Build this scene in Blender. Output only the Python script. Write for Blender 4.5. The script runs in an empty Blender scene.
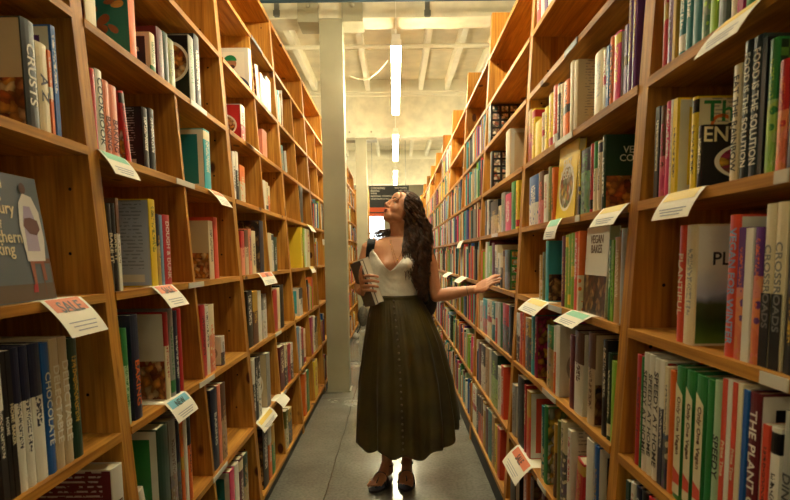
import bpy, math, random
from mathutils import Vector, Matrix, noise as mnoise
R = random.Random(7)
PI = math.pi
scn = bpy.context.scene
COL = scn.collection

# ---------------------------------------------------------------- camera model
F_PX, CAM_H, PITCH, ROLL, U0, V0 = 590.0, 1.31, 0.1065, 0.0116, 395.1, 255.7
CP, SP = math.cos(PITCH), math.sin(PITCH)

def ray(px, py):
    """direction of the sight line through a pixel of the photograph"""
    dx, dy = px - U0, py - V0
    x = dx*math.cos(ROLL) - dy*math.sin(ROLL)
    y = dy*math.cos(ROLL) + dx*math.sin(ROLL)
    # x = f X/d ; y = -f Z/(cp d) ; d = Y cp - Z sp
    X = x/F_PX; Z = -y*CP/F_PX
    return Vector((X, (1 + Z*SP)/CP, Z))

def at_Y(px, py, Y):
    r = ray(px, py); k = Y/r.y
    return Vector((r.x*k, Y, CAM_H + r.z*k))
def at_X(px, py, X):
    r = ray(px, py); k = X/r.x
    return Vector((X, r.y*k, CAM_H + r.z*k))
def at_Z(px, py, Z):
    r = ray(px, py); k = (Z - CAM_H)/r.z
    return Vector((r.x*k, r.y*k, Z))

cam_d = bpy.data.cameras.new('camera'); cam = bpy.data.objects.new('camera', cam_d); COL.objects.link(cam)
cam_d.sensor_width = 36.0; cam_d.lens = F_PX*36/790.0
cam.matrix_world = Matrix.Translation((0, 0, CAM_H)) @ Matrix.Rotation(PI/2 - PITCH, 4, 'X') @ Matrix.Rotation(-ROLL, 4, 'Z')
cam_d.shift_x = -(U0 + 0.73 - 395)/790.0
cam_d.shift_y = (V0 + F_PX*math.tan(PITCH) - 250)/790.0
cam_d.clip_start = 0.05
cam_d.dof.use_dof = True; cam_d.dof.focus_distance = 3.3; cam_d.dof.aperture_fstop = 8.0
scn.camera = cam
scn.view_settings.view_transform = 'Standard'; scn.view_settings.look = 'None'
scn.view_settings.gamma = 1.0; scn.view_settings.use_curve_mapping = False
scn.view_settings.exposure = 1.75

# ---------------------------------------------------------------- colours and materials
def lin(c):
    return tuple((v/255/12.92 if v/255 <= 0.04045 else ((v/255 + 0.055)/1.055)**2.4) for v in c)
PAL = dict(white=(226,222,208), cream=(222,208,170), grey=(150,148,140), black=(14,14,16), charcoal=(36,36,38),
  navy=(20,28,56), blue=(30,92,165), teal=(30,120,125), turquoise=(60,170,180), green=(40,125,60), lime=(135,185,50),
  yellow=(232,200,50), gold=(190,150,50), orange=(225,110,40), salmon=(225,135,105), red=(185,35,40), maroon=(95,25,35),
  pink=(215,60,110), magenta=(165,30,90), purple=(95,50,120), lilac=(150,130,180), brown=(95,60,38), tan=(185,145,95),
  beige=(200,180,145), slate=(36,50,54), olive=(110,115,50), skyblue=(125,165,200))
PAL['dark green'] = (14,54,34); PAL['pale green'] = (170,200,160); PAL['pale blue'] = (165,178,205); PAL['dusty blue'] = (92, 102, 110); PAL['coral'] = (215,75,50)

def new_mat(name):
    m = bpy.data.materials.new(name); m.use_nodes = True
    nt = m.node_tree; b = nt.nodes['Principled BSDF']
    return m, nt, b
_mats = {}
def plain(name, rgb, rough=0.5, metal=0.0, emit=None, estr=0.0, spec=0.5):
    if name in _mats: return _mats[name]
    m, nt, b = new_mat(name)
    b.inputs['Base Color'].default_value = (*lin(rgb), 1); b.inputs['Roughness'].default_value = rough
    b.inputs['Metallic'].default_value = metal; b.inputs['Specular IOR Level'].default_value = spec
    if emit is not None:
        b.inputs['Emission Color'].default_value = (*lin(emit), 1); b.inputs['Emission Strength'].default_value = estr
    _mats[name] = m; return m
def N(nt, t, **kw):
    n = nt.nodes.new(t)
    for k, v in kw.items(): setattr(n, k, v)
    return n
def ramp(nt, stops, interp='LINEAR'):
    r = N(nt, 'ShaderNodeValToRGB'); cr = r.color_ramp; cr.interpolation = interp
    while len(cr.elements) < len(stops): cr.elements.new(0.5)
    for e, (p, c) in zip(cr.elements, stops):
        e.position = p; e.color = (*lin(c), 1) if len(c) == 3 else c
    return r
def mixc(nt, fac, a, b, mode='MIX'):
    m = N(nt, 'ShaderNodeMix', data_type='RGBA', blend_type=mode)
    for s, v in ((m.inputs[0], fac), (m.inputs[6], a), (m.inputs[7], b)):
        if isinstance(v, (int, float)): s.default_value = v
        elif isinstance(v, tuple): s.default_value = (*lin(v), 1)
        else: nt.links.new(v, s)
    return m.outputs[2]
def math_n(nt, op, a, b=None, c=None, clamp=False):
    m = N(nt, 'ShaderNodeMath', operation=op, use_clamp=clamp)
    for s, v in zip(m.inputs, (a, b, c)):
        if v is None: continue
        if isinstance(v, (int, float)): s.default_value = v
        else: nt.links.new(v, s)
    return m.outputs[0]

def wood(name, axis, tone=1.0):
    """knotty pine, grain running along the given axis"""
    m, nt, b = new_mat(name)
    geo = N(nt, 'ShaderNodeNewGeometry'); mp = N(nt, 'ShaderNodeMapping')
    oi = N(nt, 'ShaderNodeObjectInfo')
    off = N(nt, 'ShaderNodeVectorMath', operation='MULTIPLY_ADD')
    nt.links.new(oi.outputs['Random'], off.inputs[0]); off.inputs[1].default_value = (7.3, 5.1, 3.7)
    nt.links.new(geo.outputs['Position'], off.inputs[2])
    nt.links.new(off.outputs[0], mp.inputs['Vector'])
    sc = [9, 9, 9]; sc['XYZ'.index(axis)] = 0.8
    mp.inputs['Scale'].default_value = sc
    n1 = N(nt, 'ShaderNodeTexNoise'); n1.inputs['Scale'].default_value = 2.2; n1.inputs['Detail'].default_value = 5; n1.inputs['Distortion'].default_value = 0.6
    nt.links.new(mp.outputs[0], n1.inputs['Vector'])
    mp2 = N(nt, 'ShaderNodeMapping'); nt.links.new(off.outputs[0], mp2.inputs['Vector'])
    s2 = [60, 60, 60]; s2['XYZ'.index(axis)] = 2.5; mp2.inputs['Scale'].default_value = s2
    n2 = N(nt, 'ShaderNodeTexNoise'); n2.inputs['Scale'].default_value = 1.6; n2.inputs['Detail'].default_value = 3
    nt.links.new(mp2.outputs[0], n2.inputs['Vector'])
    r1 = ramp(nt, [(0.25, (154, 98, 32)), (0.5, (194, 135, 52)), (0.75, (214, 160, 76))]); nt.links.new(n1.outputs['Fac'], r1.inputs[0])
    r2 = ramp(nt, [(0.3, (148, 122, 96)), (0.65, (255, 255, 255))]); nt.links.new(n2.outputs['Fac'], r2.inputs[0])
    c = mixc(nt, 0.55, r1.outputs[0], r2.outputs[0], 'MULTIPLY')
    # knots
    mp3 = N(nt, 'ShaderNodeMapping'); nt.links.new(off.outputs[0], mp3.inputs['Vector'])
    s3 = [6.0, 6.0, 6.0]; s3['XYZ'.index(axis)] = 3.2; mp3.inputs['Scale'].default_value = s3
    v = N(nt, 'ShaderNodeTexVoronoi'); v.inputs['Scale'].default_value = 1.0; nt.links.new(mp3.outputs[0], v.inputs['Vector'])
    rk = ramp(nt, [(0.0, (0, 0, 0)), (0.09, (10, 10, 10)), (0.13, (255, 255, 255))]); nt.links.new(v.outputs['Distance'], rk.inputs[0])
    c = mixc(nt, rk.outputs[0], (84, 42, 16), c)
    nt.links.new(c, b.inputs['Base Color'])
    b.inputs['Roughness'].default_value = 0.5; b.inputs['Specular IOR Level'].default_value = 0.2
    bp = N(nt, 'ShaderNodeBump'); bp.inputs['Strength'].default_value = 0.12; bp.inputs['Distance'].default_value = 0.002
    nt.links.new(n2.outputs['Fac'], bp.inputs['Height']); nt.links.new(bp.outputs[0], b.inputs['Normal'])
    return m
WZ = wood('pine_upright_grain', 'Z'); WY = wood('pine_shelf_grain', 'Y')
HOLE = plain('peg_hole_dark', (12, 8, 5), 0.9)
PAGE = plain('page_edges', (215, 203, 172), 0.8)
KICK = plain('black_kick_board', (14, 13, 12), 0.6)
CARD = plain('card_paper', (240, 234, 216), 0.7)

def cover_mat(col, acc, seed, style):
    key = ('cov', col, acc, seed, style)
    if key in _mats: return _mats[key]
    m, nt, b = new_mat('cover_%s' % col.replace(' ', '_'))
    base = PAL[col]; a = PAL[acc]
    uv = N(nt, 'ShaderNodeUVMap'); sx = N(nt, 'ShaderNodeSeparateXYZ'); nt.links.new(uv.outputs[0], sx.inputs[0])
    U, V = sx.outputs[0], sx.outputs[1]        # spine: U 0..1 across, V 0..1 up; boards have U >= 2
    # lettering like marks across the middle of the spine
    nz = N(nt, 'ShaderNodeTexNoise'); nz.inputs['Scale'].default_value = 1.0; nz.inputs['Detail'].default_value = 1.0
    cv = N(nt, 'ShaderNodeCombineXYZ')
    nt.links.new(math_n(nt, 'MULTIPLY', U, 5.0), cv.inputs[0]); nt.links.new(math_n(nt, 'MULTIPLY', V, 62.0), cv.inputs[1]); cv.inputs[2].default_value = seed*3.7
    nt.links.new(cv.outputs[0], nz.inputs['Vector'])
    g = math_n(nt, 'GREATER_THAN', nz.outputs['Fac'], 0.5)
    mu = math_n(nt, 'LESS_THAN', math_n(nt, 'ABSOLUTE', math_n(nt, 'SUBTRACT', U, 0.5)), 0.24)
    lo = [0.3, 0.18, 0.4, 0.25][seed % 4]; hi = [0.85, 0.7, 0.92, 0.8][seed % 4]
    mv = math_n(nt, 'MULTIPLY', math_n(nt, 'GREATER_THAN', V, lo), math_n(nt, 'LESS_THAN', V, hi))
    mask = math_n(nt, 'MULTIPLY', math_n(nt, 'MULTIPLY', g, mu), mv)
    c = mixc(nt, mask, base, a) if style != 'blank' else None
    if style == 'blank': c = mixc(nt, 0.0, base, a)
    if style == 'band':
        bd = math_n(nt, 'LESS_THAN', math_n(nt, 'ABSOLUTE', math_n(nt, 'SUBTRACT', V, [0.12, 0.9, 0.5][seed % 3])), 0.07)
        c = mixc(nt, bd, c, a)
    if style == 'split':
        c = mixc(nt, math_n(nt, 'GREATER_THAN', V, 0.62), c, a)
    if style == 'photo':
        vo = N(nt, 'ShaderNodeTexVoronoi'); tc = N(nt, 'ShaderNodeTexCoord'); nt.links.new(tc.outputs['Object'], vo.inputs['Vector']); vo.inputs['Scale'].default_value = 42
        hs = N(nt, 'ShaderNodeHueSaturation'); nt.links.new(vo.outputs['Color'], hs.inputs['Color']); hs.inputs['Saturation'].default_value = 0.55; hs.inputs['Value'].default_value = 0.6
        warm = mixc(nt, 0.75, hs.outputs[0], a)
        low = math_n(nt, 'LESS_THAN', V, 0.45 + 0.1*(seed % 3))
        c = mixc(nt, math_n(nt, 'MULTIPLY', low, math_n(nt, 'GREATER_THAN', vo.outputs['Distance'], 0.28)), c, warm)
    nt.links.new(c, b.inputs['Base Color'])
    b.inputs['Roughness'].default_value = 0.38
    _mats[key] = m; return m

ART_COLS = dict(warm=[(235,205,150),(190,90,35),(120,45,20),(225,150,60)], greens=[(60,110,40),(150,170,60),(230,220,180),(40,70,30)],
  dark=[(30,22,18),(120,70,35),(60,35,22),(190,150,90)], tiles=[(225,205,150),(60,110,120),(190,90,40),(240,235,215)], pinks=[(170,30,90),(220,80,110),(110,20,60),(235,180,60)],
  mixed=[(200,60,40),(235,200,80),(50,110,70),(240,235,220)])
def art_mat(kind, pal='warm', base='white', seed=0):
    """printed cover pictures: UV 0..1 over the printed area"""
    key = ('art', kind, pal, base, seed)
    if key in _mats: return _mats[key]
    m, nt, b = new_mat('printed_%s' % kind)
    uv = N(nt, 'ShaderNodeUVMap'); sx = N(nt, 'ShaderNodeSeparateXYZ'); nt.links.new(uv.outputs[0], sx.inputs[0]); U, V = sx.outputs[0], sx.outputs[1]
    mp = N(nt, 'ShaderNodeMapping'); nt.links.new(uv.outputs[0], mp.inputs[0]); mp.inputs['Location'].default_value = (seed*2.3, seed*1.7, 0)
    wn = N(nt, 'ShaderNodeTexNoise'); wn.inputs['Scale'].default_value = 7; wn.inputs['Detail'].default_value = 3; nt.links.new(mp.outputs[0], wn.inputs['Vector'])
    wv = N(nt, 'ShaderNodeVectorMath', operation='MULTIPLY_ADD'); nt.links.new(wn.outputs['Color'], wv.inputs[0]); wv.inputs[1].default_value = (.16, .16, 0); nt.links.new(mp.outputs[0], wv.inputs[2])
    vo = N(nt, 'ShaderNodeTexVoronoi'); vo.inputs['Scale'].default_value = 11; nt.links.new(wv.outputs[0], vo.inputs['Vector'])
    bw = N(nt, 'ShaderNodeRGBToBW'); nt.links.new(vo.outputs['Color'], bw.inputs[0])
    cs = ART_COLS[pal]
    rp = ramp(nt, [(0.15, cs[0]), (0.38, cs[1]), (0.55, cs[2]), (0.75, cs[3])]); nt.links.new(bw.outputs[0], rp.inputs[0])
    ed = ramp(nt, [(0.15, (255, 255, 255)), (0.75, (95, 80, 70))]); nt.links.new(vo.outputs['Distance'], ed.inputs[0])
    pic = mixc(nt, 0.8, rp.outputs[0], ed.outputs[0], 'MULTIPLY')
    if kind == 'photo': c = pic
    elif kind == 'lower': c = mixc(nt, math_n(nt, 'LESS_THAN', V, 0.45), PAL[base], pic)
    elif kind in ('plate', 'plate_high'):
        cu_, cv_ = (0.62, 0.6) if kind == 'plate_high' else (0.5, 0.42)
        dx = math_n(nt, 'SUBTRACT', U, cu_); dy = math_n(nt, 'MULTIPLY', math_n(nt, 'SUBTRACT', V, cv_), 1.25)
        rr = math_n(nt, 'SQRT', math_n(nt, 'ADD', math_n(nt, 'MULTIPLY', dx, dx), math_n(nt, 'MULTIPLY', dy, dy)))
        c = mixc(nt, math_n(nt, 'LESS_THAN', rr, 0.40), PAL[base], (235, 228, 215) if base != 'white' else (170, 160, 150))
        c = mixc(nt, math_n(nt, 'LESS_THAN', rr, 0.35), c, pic)
    elif kind == 'grid':
        fu = math_n(nt, 'FRACT', math_n(nt, 'MULTIPLY', U, 4.0)); fv = math_n(nt, 'FRACT', math_n(nt, 'MULTIPLY', V, 5.0))
        k = math_n(nt, 'MULTIPLY', math_n(nt, 'LESS_THAN', math_n(nt, 'ABSOLUTE', math_n(nt, 'SUBTRACT', fu, 0.5)), 0.36), math_n(nt, 'LESS_THAN', math_n(nt, 'ABSOLUTE', math_n(nt, 'SUBTRACT', fv, 0.5)), 0.36))
        c = mixc(nt, k, PAL[base], pic)
    elif kind == 'framed':
        k = math_n(nt, 'MULTIPLY', math_n(nt, 'LESS_THAN', math_n(nt, 'ABSOLUTE', math_n(nt, 'SUBTRACT', U, 0.5)), 0.40), math_n(nt, 'LESS_THAN', math_n(nt, 'ABSOLUTE', math_n(nt, 'SUBTRACT', V, 0.5)), 0.42))
        c = mixc(nt, k, (215, 212, 200), PAL[base])
    elif kind == 'blurb':      # rows of fine print on a back cover
        row = math_n(nt, 'GREATER_THAN', math_n(nt, 'FRACT', math_n(nt, 'MULTIPLY', V, 24.0)), 0.62)
        nz = N(nt, 'ShaderNodeTexNoise'); nz.inputs['Scale'].default_value = 14; nt.links.new(mp.outputs[0], nz.inputs['Vector'])
        k = math_n(nt, 'MULTIPLY', row, math_n(nt, 'GREATER_THAN', nz.outputs['Fac'], 0.47))
        k = math_n(nt, 'MULTIPLY', k, math_n(nt, 'LESS_THAN', math_n(nt, 'ABSOLUTE', math_n(nt, 'SUBTRACT', U, 0.5)), 0.4))
        k = math_n(nt, 'MULTIPLY', k, math_n(nt, 'GREATER_THAN', V, 0.2))
        c = mixc(nt, math_n(nt, 'MULTIPLY', k, 0.6), PAL[base], (235, 235, 230) if sum(PAL[base]) < 500 else (90, 90, 100))
        k2 = math_n(nt, 'MULTIPLY', math_n(nt, 'LESS_THAN', V, 0.13), math_n(nt, 'GREATER_THAN', U, 0.5))
        k2 = math_n(nt, 'MULTIPLY', k2, math_n(nt, 'GREATER_THAN', V, 0.04)); k2 = math_n(nt, 'MULTIPLY', k2, math_n(nt, 'LESS_THAN', U, 0.9))
        c = mixc(nt, k2, c, (215, 210, 200))
    elif kind == 'hills':
        nz = N(nt, 'ShaderNodeTexNoise'); nz.inputs['Scale'].default_value = 6; nt.links.new(mp.outputs[0], nz.inputs['Vector'])
        v2 = math_n(nt, 'ADD', V, math_n(nt, 'MULTIPLY', math_n(nt, 'SUBTRACT', nz.outputs['Fac'], 0.5), 0.12))
        rp2 = ramp(nt, [(0, (95,125,45)), (0.12, (55,85,30)), (0.22, (40,60,28)), (0.33, (70,85,50)), (0.37, (130,140,160)), (0.42, (175,185,205)), (0.66, (222,218,205))]); nt.links.new(v2, rp2.inputs[0])
        c = rp2.outputs[0]
    elif kind == 'leaves':
        lv = math_n(nt, 'LESS_THAN', vo.outputs['Distance'], 0.32)
        lv = math_n(nt, 'MULTIPLY', lv, math_n(nt, 'GREATER_THAN', bw.outputs[0], 0.45))
        c = mixc(nt, lv, PAL[base], (180, 130, 50))
    elif kind == 'check':
        ck = N(nt, 'ShaderNodeTexChecker'); ck.inputs['Scale'].default_value = 16; nt.links.new(uv.outputs[0], ck.inputs[0])
        c = mixc(nt, ck.outputs['Fac'], (85, 125, 45), (30, 50, 30))
    nt.links.new(c, b.inputs['Base Color']); b.inputs['Roughness'].default_value = 0.35
    _mats[key] = m; return m

# ---------------------------------------------------------------- mesh helpers
class MB:
    def __init__(s): s.v = []; s.f = []; s.mi = []; s.uv = []
    def face(s, pts, mi=0, uv=None):
        n = len(s.v); s.v += [tuple(p) for p in pts]; s.f.append(tuple(range(n, n+len(pts)))); s.mi.append(mi)
        s.uv.append(uv or [(0, 0)]*len(pts))
    def box(s, x0, x1, y0, y1, z0, z1, mi=0, shear=None):
        """shear: (k) x offset per metre of z"""
        def P(x, y, z): return (x + (shear*z if shear else 0), y, z)
        c = [P(x, y, z) for z in (z0, z1) for y in (y0, y1) for x in (x0, x1)]
        for q in ((0, 2, 3, 1), (4, 5, 7, 6), (0, 1, 5, 4), (2, 6, 7, 3), (0, 4, 6, 2), (1, 3, 7, 5)):
            s.face([c[i] for i in q], mi)
    def tube(s, pts, rad, n=12, mi=0, cap=True):
        pts = [Vector(p) for p in pts]; rings = []
        up = Vector((0, 0, 1))
        for i, p in enumerate(pts):
            t = (pts[min(i+1, len(pts)-1)] - pts[max(i-1, 0)]).normalized()
            a = t.cross(up)
            if a.length < 0.2: a = t.cross(Vector((0, 1, 0)))
            a.normalize(); b2 = a.cross(t).normalized()
            r = rad[i] if isinstance(rad, (list, tuple)) else rad
            ra, rb = r if isinstance(r, (list, tuple)) else (r, r)
            rings.append([p + a*math.cos(2*PI*k/n)*ra + b2*math.sin(2*PI*k/n)*rb for k in range(n)])
        s.rings(rings, mi, cap)
    def rings(s, rings, mi=0, cap=True, closed=True):
        n = len(rings[0]); b0 = len(s.v)
        for r in rings: s.v += [tuple(p) for p in r]
        for i in range(len(rings)-1):
            for k in range(n if closed else n-1):
                k2 = (k+1) % n
                s.f.append((b0+i*n+k, b0+i*n+k2, b0+(i+1)*n+k2, b0+(i+1)*n+k)); s.mi.append(mi); s.uv.append([(0, 0)]*4)
        if cap:
            s.f.append(tuple(b0+k for k in range(n))[::-1]); s.mi.append(mi); s.uv.append([(0, 0)]*n)
            s.f.append(tuple(b0+(len(rings)-1)*n+k for k in range(n))); s.mi.append(mi); s.uv.append([(0, 0)]*n)
    def ball(s, c, r, n=12, m=8, mi=0, rot=None):
        c = Vector(c); rx, ry, rz = r if isinstance(r, (list, tuple)) else (r, r, r); rg = []
        for i in range(m+1):
            ph = -PI/2 + PI*(0.03 + 0.94*i/m)
            rr = []
            for k in range(n):
                p = Vector((rx*math.cos(ph)*math.cos(2*PI*k/n), ry*math.cos(ph)*math.sin(2*PI*k/n), rz*math.sin(ph)))
                if rot: p = rot @ p
                rr.append(c + p)
            rg.append(rr)
        s.rings(rg, mi)
    def mesh(s, name, mats, smooth=False):
        me = bpy.data.meshes.new(name); me.from_pydata(s.v, [], s.f)
        for m in mats: me.materials.append(m)
        uvl = me.uv_layers.new(name='UVMap'); i = 0; flat = []
        for u in s.uv:
            for q in u: flat += [q[0], q[1]]
        uvl.data.foreach_set('uv', flat)
        me.polygons.foreach_set('material_index', s.mi)
        if smooth: me.polygons.foreach_set('use_smooth', [True]*len(s.f))
        me.update(); return me
    def build(s, name, mats, parent=None, loc=None, smooth=False, bevel=0):
        if not isinstance(mats, (list, tuple)): mats = [mats]
        o = bpy.data.objects.new(name, s.mesh(name, mats, smooth)); COL.objects.link(o)
        if parent: o.parent = parent
        if loc is not None: o.location = loc
        if bevel:
            mod = o.modifiers.new('Bevel', 'BEVEL'); mod.width = bevel; mod.segments = 2; mod.limit_method = 'ANGLE'
        return o
def empty(name, loc=(0, 0, 0), rz=0):
    o = bpy.data.objects.new(name, None); COL.objects.link(o); o.location = loc; o.rotation_euler = (0, 0, rz); o.empty_display_size = 0.05; return o
def tag(o, label=None, cat=None, group=None, kind=None):
    if label: o['label'] = label
    if cat: o['category'] = cat
    if group: o['group'] = group
    if kind: o['kind'] = kind
    return o
def text_mesh(s, size, mat, name='lettering', parent=None, M=None, align='CENTER', ext=0.0002, sx=1.0, fit=None):
    cu = bpy.data.curves.new(name, 'FONT'); cu.body = s; cu.size = size; cu.align_x = align; cu.align_y = 'CENTER'; cu.extrude = ext; cu.resolution_u = 3
    cu.offset = size*0.012
    tmp = bpy.data.objects.new('tmp', cu); COL.objects.link(tmp)
    dg = bpy.context.evaluated_depsgraph_get(); dg.update()
    me = bpy.data.meshes.new_from_object(tmp.evaluated_get(dg)); bpy.data.objects.remove(tmp); bpy.data.curves.remove(cu)
    me.name = name
    if fit:
        xs = [v.co.x for v in me.vertices]
        w = max(xs) - min(xs) if xs else 1
        if w > fit: sx = fit/w
    if align == 'CENTER' and len(me.vertices):
        ys = [v.co.y for v in me.vertices]; cy_ = (max(ys)+min(ys))/2
        for v in me.vertices: v.co.y -= cy_
    for v in me.vertices: v.co.x *= sx
    if M is not None: me.transform(M)
    me.materials.clear(); me.materials.append(mat)
    o = bpy.data.objects.new(name, me); COL.objects.link(o)
    if parent: o.parent = parent
    return o
def basis(right, up, org):
    right = Vector(right); up = Vector(up); nrm = right.cross(up)
    M = Matrix((right, up, nrm)).transposed().to_4x4(); M.translation = Vector(org); return M
def ink(col): return plain('ink_%s' % col.replace(' ', '_'), PAL[col], 0.5)
TUBE_STR = 38.0
# ---------------------------------------------------------------- bookcases
XL0, KL, XR0, KR = 0.693, 0.0545, 0.515, 0.049
BACKL, BACKR = 1.15, 0.95
ZL = dict(T=2.957, A00=2.62, A0=2.269, A=1.932, B=1.597, C=1.22, D=0.845, E=0.459, F=0.075)
ZR = dict(t=2.618, a=2.301, b=2.026, c=1.72, d=1.433, e=1.126, f=0.809, g=0.458, h=0.128)
ML = [0.18, 1.575, 2.924, 4.31, 5.70, 7.08, 8.46, 9.84, 11.22, 12.6]
MR = [0.16, 1.47, 2.795, 4.118, 5.40, 6.75, 8.1, 9.45, 10.8, 12.15, 13.5]
TH = 0.022         # shelf board thickness; a row's z is the top of its board
def faceX(side, z): return -(XL0 + KL*z) if side == 'L' else (XR0 + KR*z)
ORD = ['nearest', 'second', 'third', 'fourth', 'fifth', 'sixth', 'seventh', 'eighth', 'ninth', 'tenth', 'eleventh']
def bookcase(side, i, y0, y1):
    Zs = ZL if side == 'L' else ZR; sg = -1 if side == 'L' else 1
    back = sg*(BACKL if side == 'L' else BACKR)
    top = Zs['T'] if side == 'L' else 2.90
    root = empty('bookcase', (faceX(side, 0), (y0+y1)/2, 0))
    tag(root, 'tall open pine bookcase, %s from the camera along the %s side of the aisle' % (ORD[i], 'left' if side == 'L' else 'right'), 'bookcase', 'pine bookcases along the aisle')
    ox, oy = root.location.x, root.location.y
    w = 0.029
    for s, (a, b) in enumerate(((y0, y0+w), (y1-w, y1))):
        mb = MB()
        z0, z1 = 0.0, top
        f0, f1 = faceX(side, z0) + sg*0.004, faceX(side, z1) + sg*0.004
        def q(x, y, z): return (x-ox, y-oy, z)
        A = [q(f0, a, z0), q(f0, b, z0), q(back, b, z0), q(back, a, z0)]; B = [q(f1, a, z1), q(f1, b, z1), q(back, b, z1), q(back, a, z1)]
        mb.face(A[::-1] if side == 'R' else A); mb.face(B)
        for k in range(4):
            k2 = (k+1) % 4; mb.face([A[k], A[k2], B[k2], B[k]])
        # peg holes on the inner face and face edge
        yy = (b + 0.0006 if s == 0 else a - 0.0006) - oy
        for name, zz in Zs.items():
            for dz in (0.105, 0.27):
                if zz + dz > z1 - 0.05 or name in ('T', 't'): continue
                for dx in ((0.06,) if (i < 3 and dz > 0.2) or i < 2 else ()):
                    cx = faceX(side, zz+dz) + sg*(dx + (0.02 if dz < .2 else 0)) - ox
                    mb.face([(cx + 0.0045*math.cos(t*PI/4), yy, zz + dz + 0.0045*math.sin(t*PI/4)) for t in range(8)], 1)
        mb.build('upright', [WZ, HOLE], root)
    for name, z in Zs.items():
        mb = MB(); f = faceX(side, z)
        if side == 'L' and name == 'T': th = 0.028
        else: th = TH
        x0, x1 = sorted((f - ox, back - ox - sg*0.012))
        mb.box(x0, x1, y0+w-oy, y1-w-oy, z-th, z)
        mb.build('shelf', WY, root, bevel=0.0015)
    mb = MB(); x0, x1 = sorted((back - sg*0.012 - ox, back - ox)); mb.box(x0, x1, y0+w-oy, y1-w-oy, 0.05, top - 0.03); mb.build('back_panel', WZ, root)
    mb = MB(); zb = (Zs['F'] if side == 'L' else Zs['h']) - TH; xk = faceX(side, 0) + sg*0.012 - ox
    x0, x1 = sorted((xk, xk + sg*0.02)); mb.box(x0, x1, y0+w-oy, y1-w-oy, 0.0, zb); mb.build('kick_board', KICK, root)
    if side == 'L' and i >= 1:
        keys = ['T', 'A00', 'A0', 'A', 'B', 'C', 'D', 'E', 'F']
        first = 3 if i == 1 else 1
        ym = (y0+y1)/2
        for k in range(first, 8):
            zt, zb = Zs[keys[k]] - TH, Zs[keys[k+1]]
            mb = MB(); f0, f1 = faceX(side, zb) - 0.006, faceX(side, zt) - 0.006; bb = back + 0.013
            A = [(f0-ox, ym-0.011-oy, zb), (f0-ox, ym+0.011-oy, zb), (bb-ox, ym+0.011-oy, zb), (bb-ox, ym-0.011-oy, zb)]
            B = [(f1-ox, ym-0.011-oy, zt), (f1-ox, ym+0.011-oy, zt), (bb-ox, ym+0.011-oy, zt), (bb-ox, ym-0.011-oy, zt)]
            mb.face(A); mb.face(B)
            for j in range(4):
                j2 = (j+1) % 4; mb.face([A[j], A[j2], B[j2], B[j]])
            mb.build('divider', WZ, root)
    return root
CASES = {}
for i in range(len(ML)-1): CASES['L', i] = bookcase('L', i, ML[i], ML[i+1])
for i in range(len(MR)-1): CASES['R', i] = bookcase('R', i, MR[i], MR[i+1])

# label holders on shelf edges (part of the bookcase): pixel spans along the edge
HOLD = plain('label_holder_plastic', (205, 200, 185), 0.35); HOLDK = plain('label_holder_dark', (40, 38, 34), 0.4)
def holder(side, i, row, px0, py0, px1, py1, dark=False):
    z = (ZL if side == 'L' else ZR)[row]; sg = -1 if side == 'L' else 1
    f = faceX(side, z); ya, yb = sorted((at_X(px0, py0, f).y, at_X(px1, py1, f).y))
    root = CASES[side, i]; ya = max(ya, (ML if side == 'L' else MR)[i]+.035); yb = min(yb, (ML if side == 'L' else MR)[i+1]-.035)
    mb = MB(); x0, x1 = sorted((f - sg*0.0035, f - sg*0.0005))
    mb.box(x0-root.location.x, x1-root.location.x, ya-root.location.y, yb-root.location.y, z-TH+0.001, z-0.001)
    o = mb.build('label_holder', HOLDK if dark else HOLD, root); 
holder('L', 1, 'A', 190, 97, 206, 110); holder('L', 1, 'B', 176, 181, 194, 187); holder('L', 1, 'C', 188, 281, 203, 278)
holder('L', 1, 'D', 199, 384, 214, 376); holder('L', 1, 'E', 213, 482, 227, 466); holder('L', 2, 'D', 275, 332, 281, 329)
holder('L', 2, 'A00', 251, 33, 262, 50, True); holder('L', 2, 'E', 281, 396, 286, 390)
holder('R', 0, 'd', 776, 176, 790, 171); holder('R', 0, 'e', 762, 366, 790, 377); holder('R', 1, 'f', 543, 392, 556, 405)
holder('R', 1, 'e', 549, 304, 562, 308); holder('R', 1, 'b', 565, 56, 578, 40, True); holder('R', 1, 'c', 556, 136, 573, 129)
holder('R', 1, 'g', 538, 482, 546, 492); holder('R', 1, 'h', 0+560, 500, 566, 505) if False else None
holder('R', 2, 'd', 492, 235, 498, 234); holder('R', 2, 'f', 486, 341, 490, 345); holder('R', 1, 'd', 576, 216, 580, 215)

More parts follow.
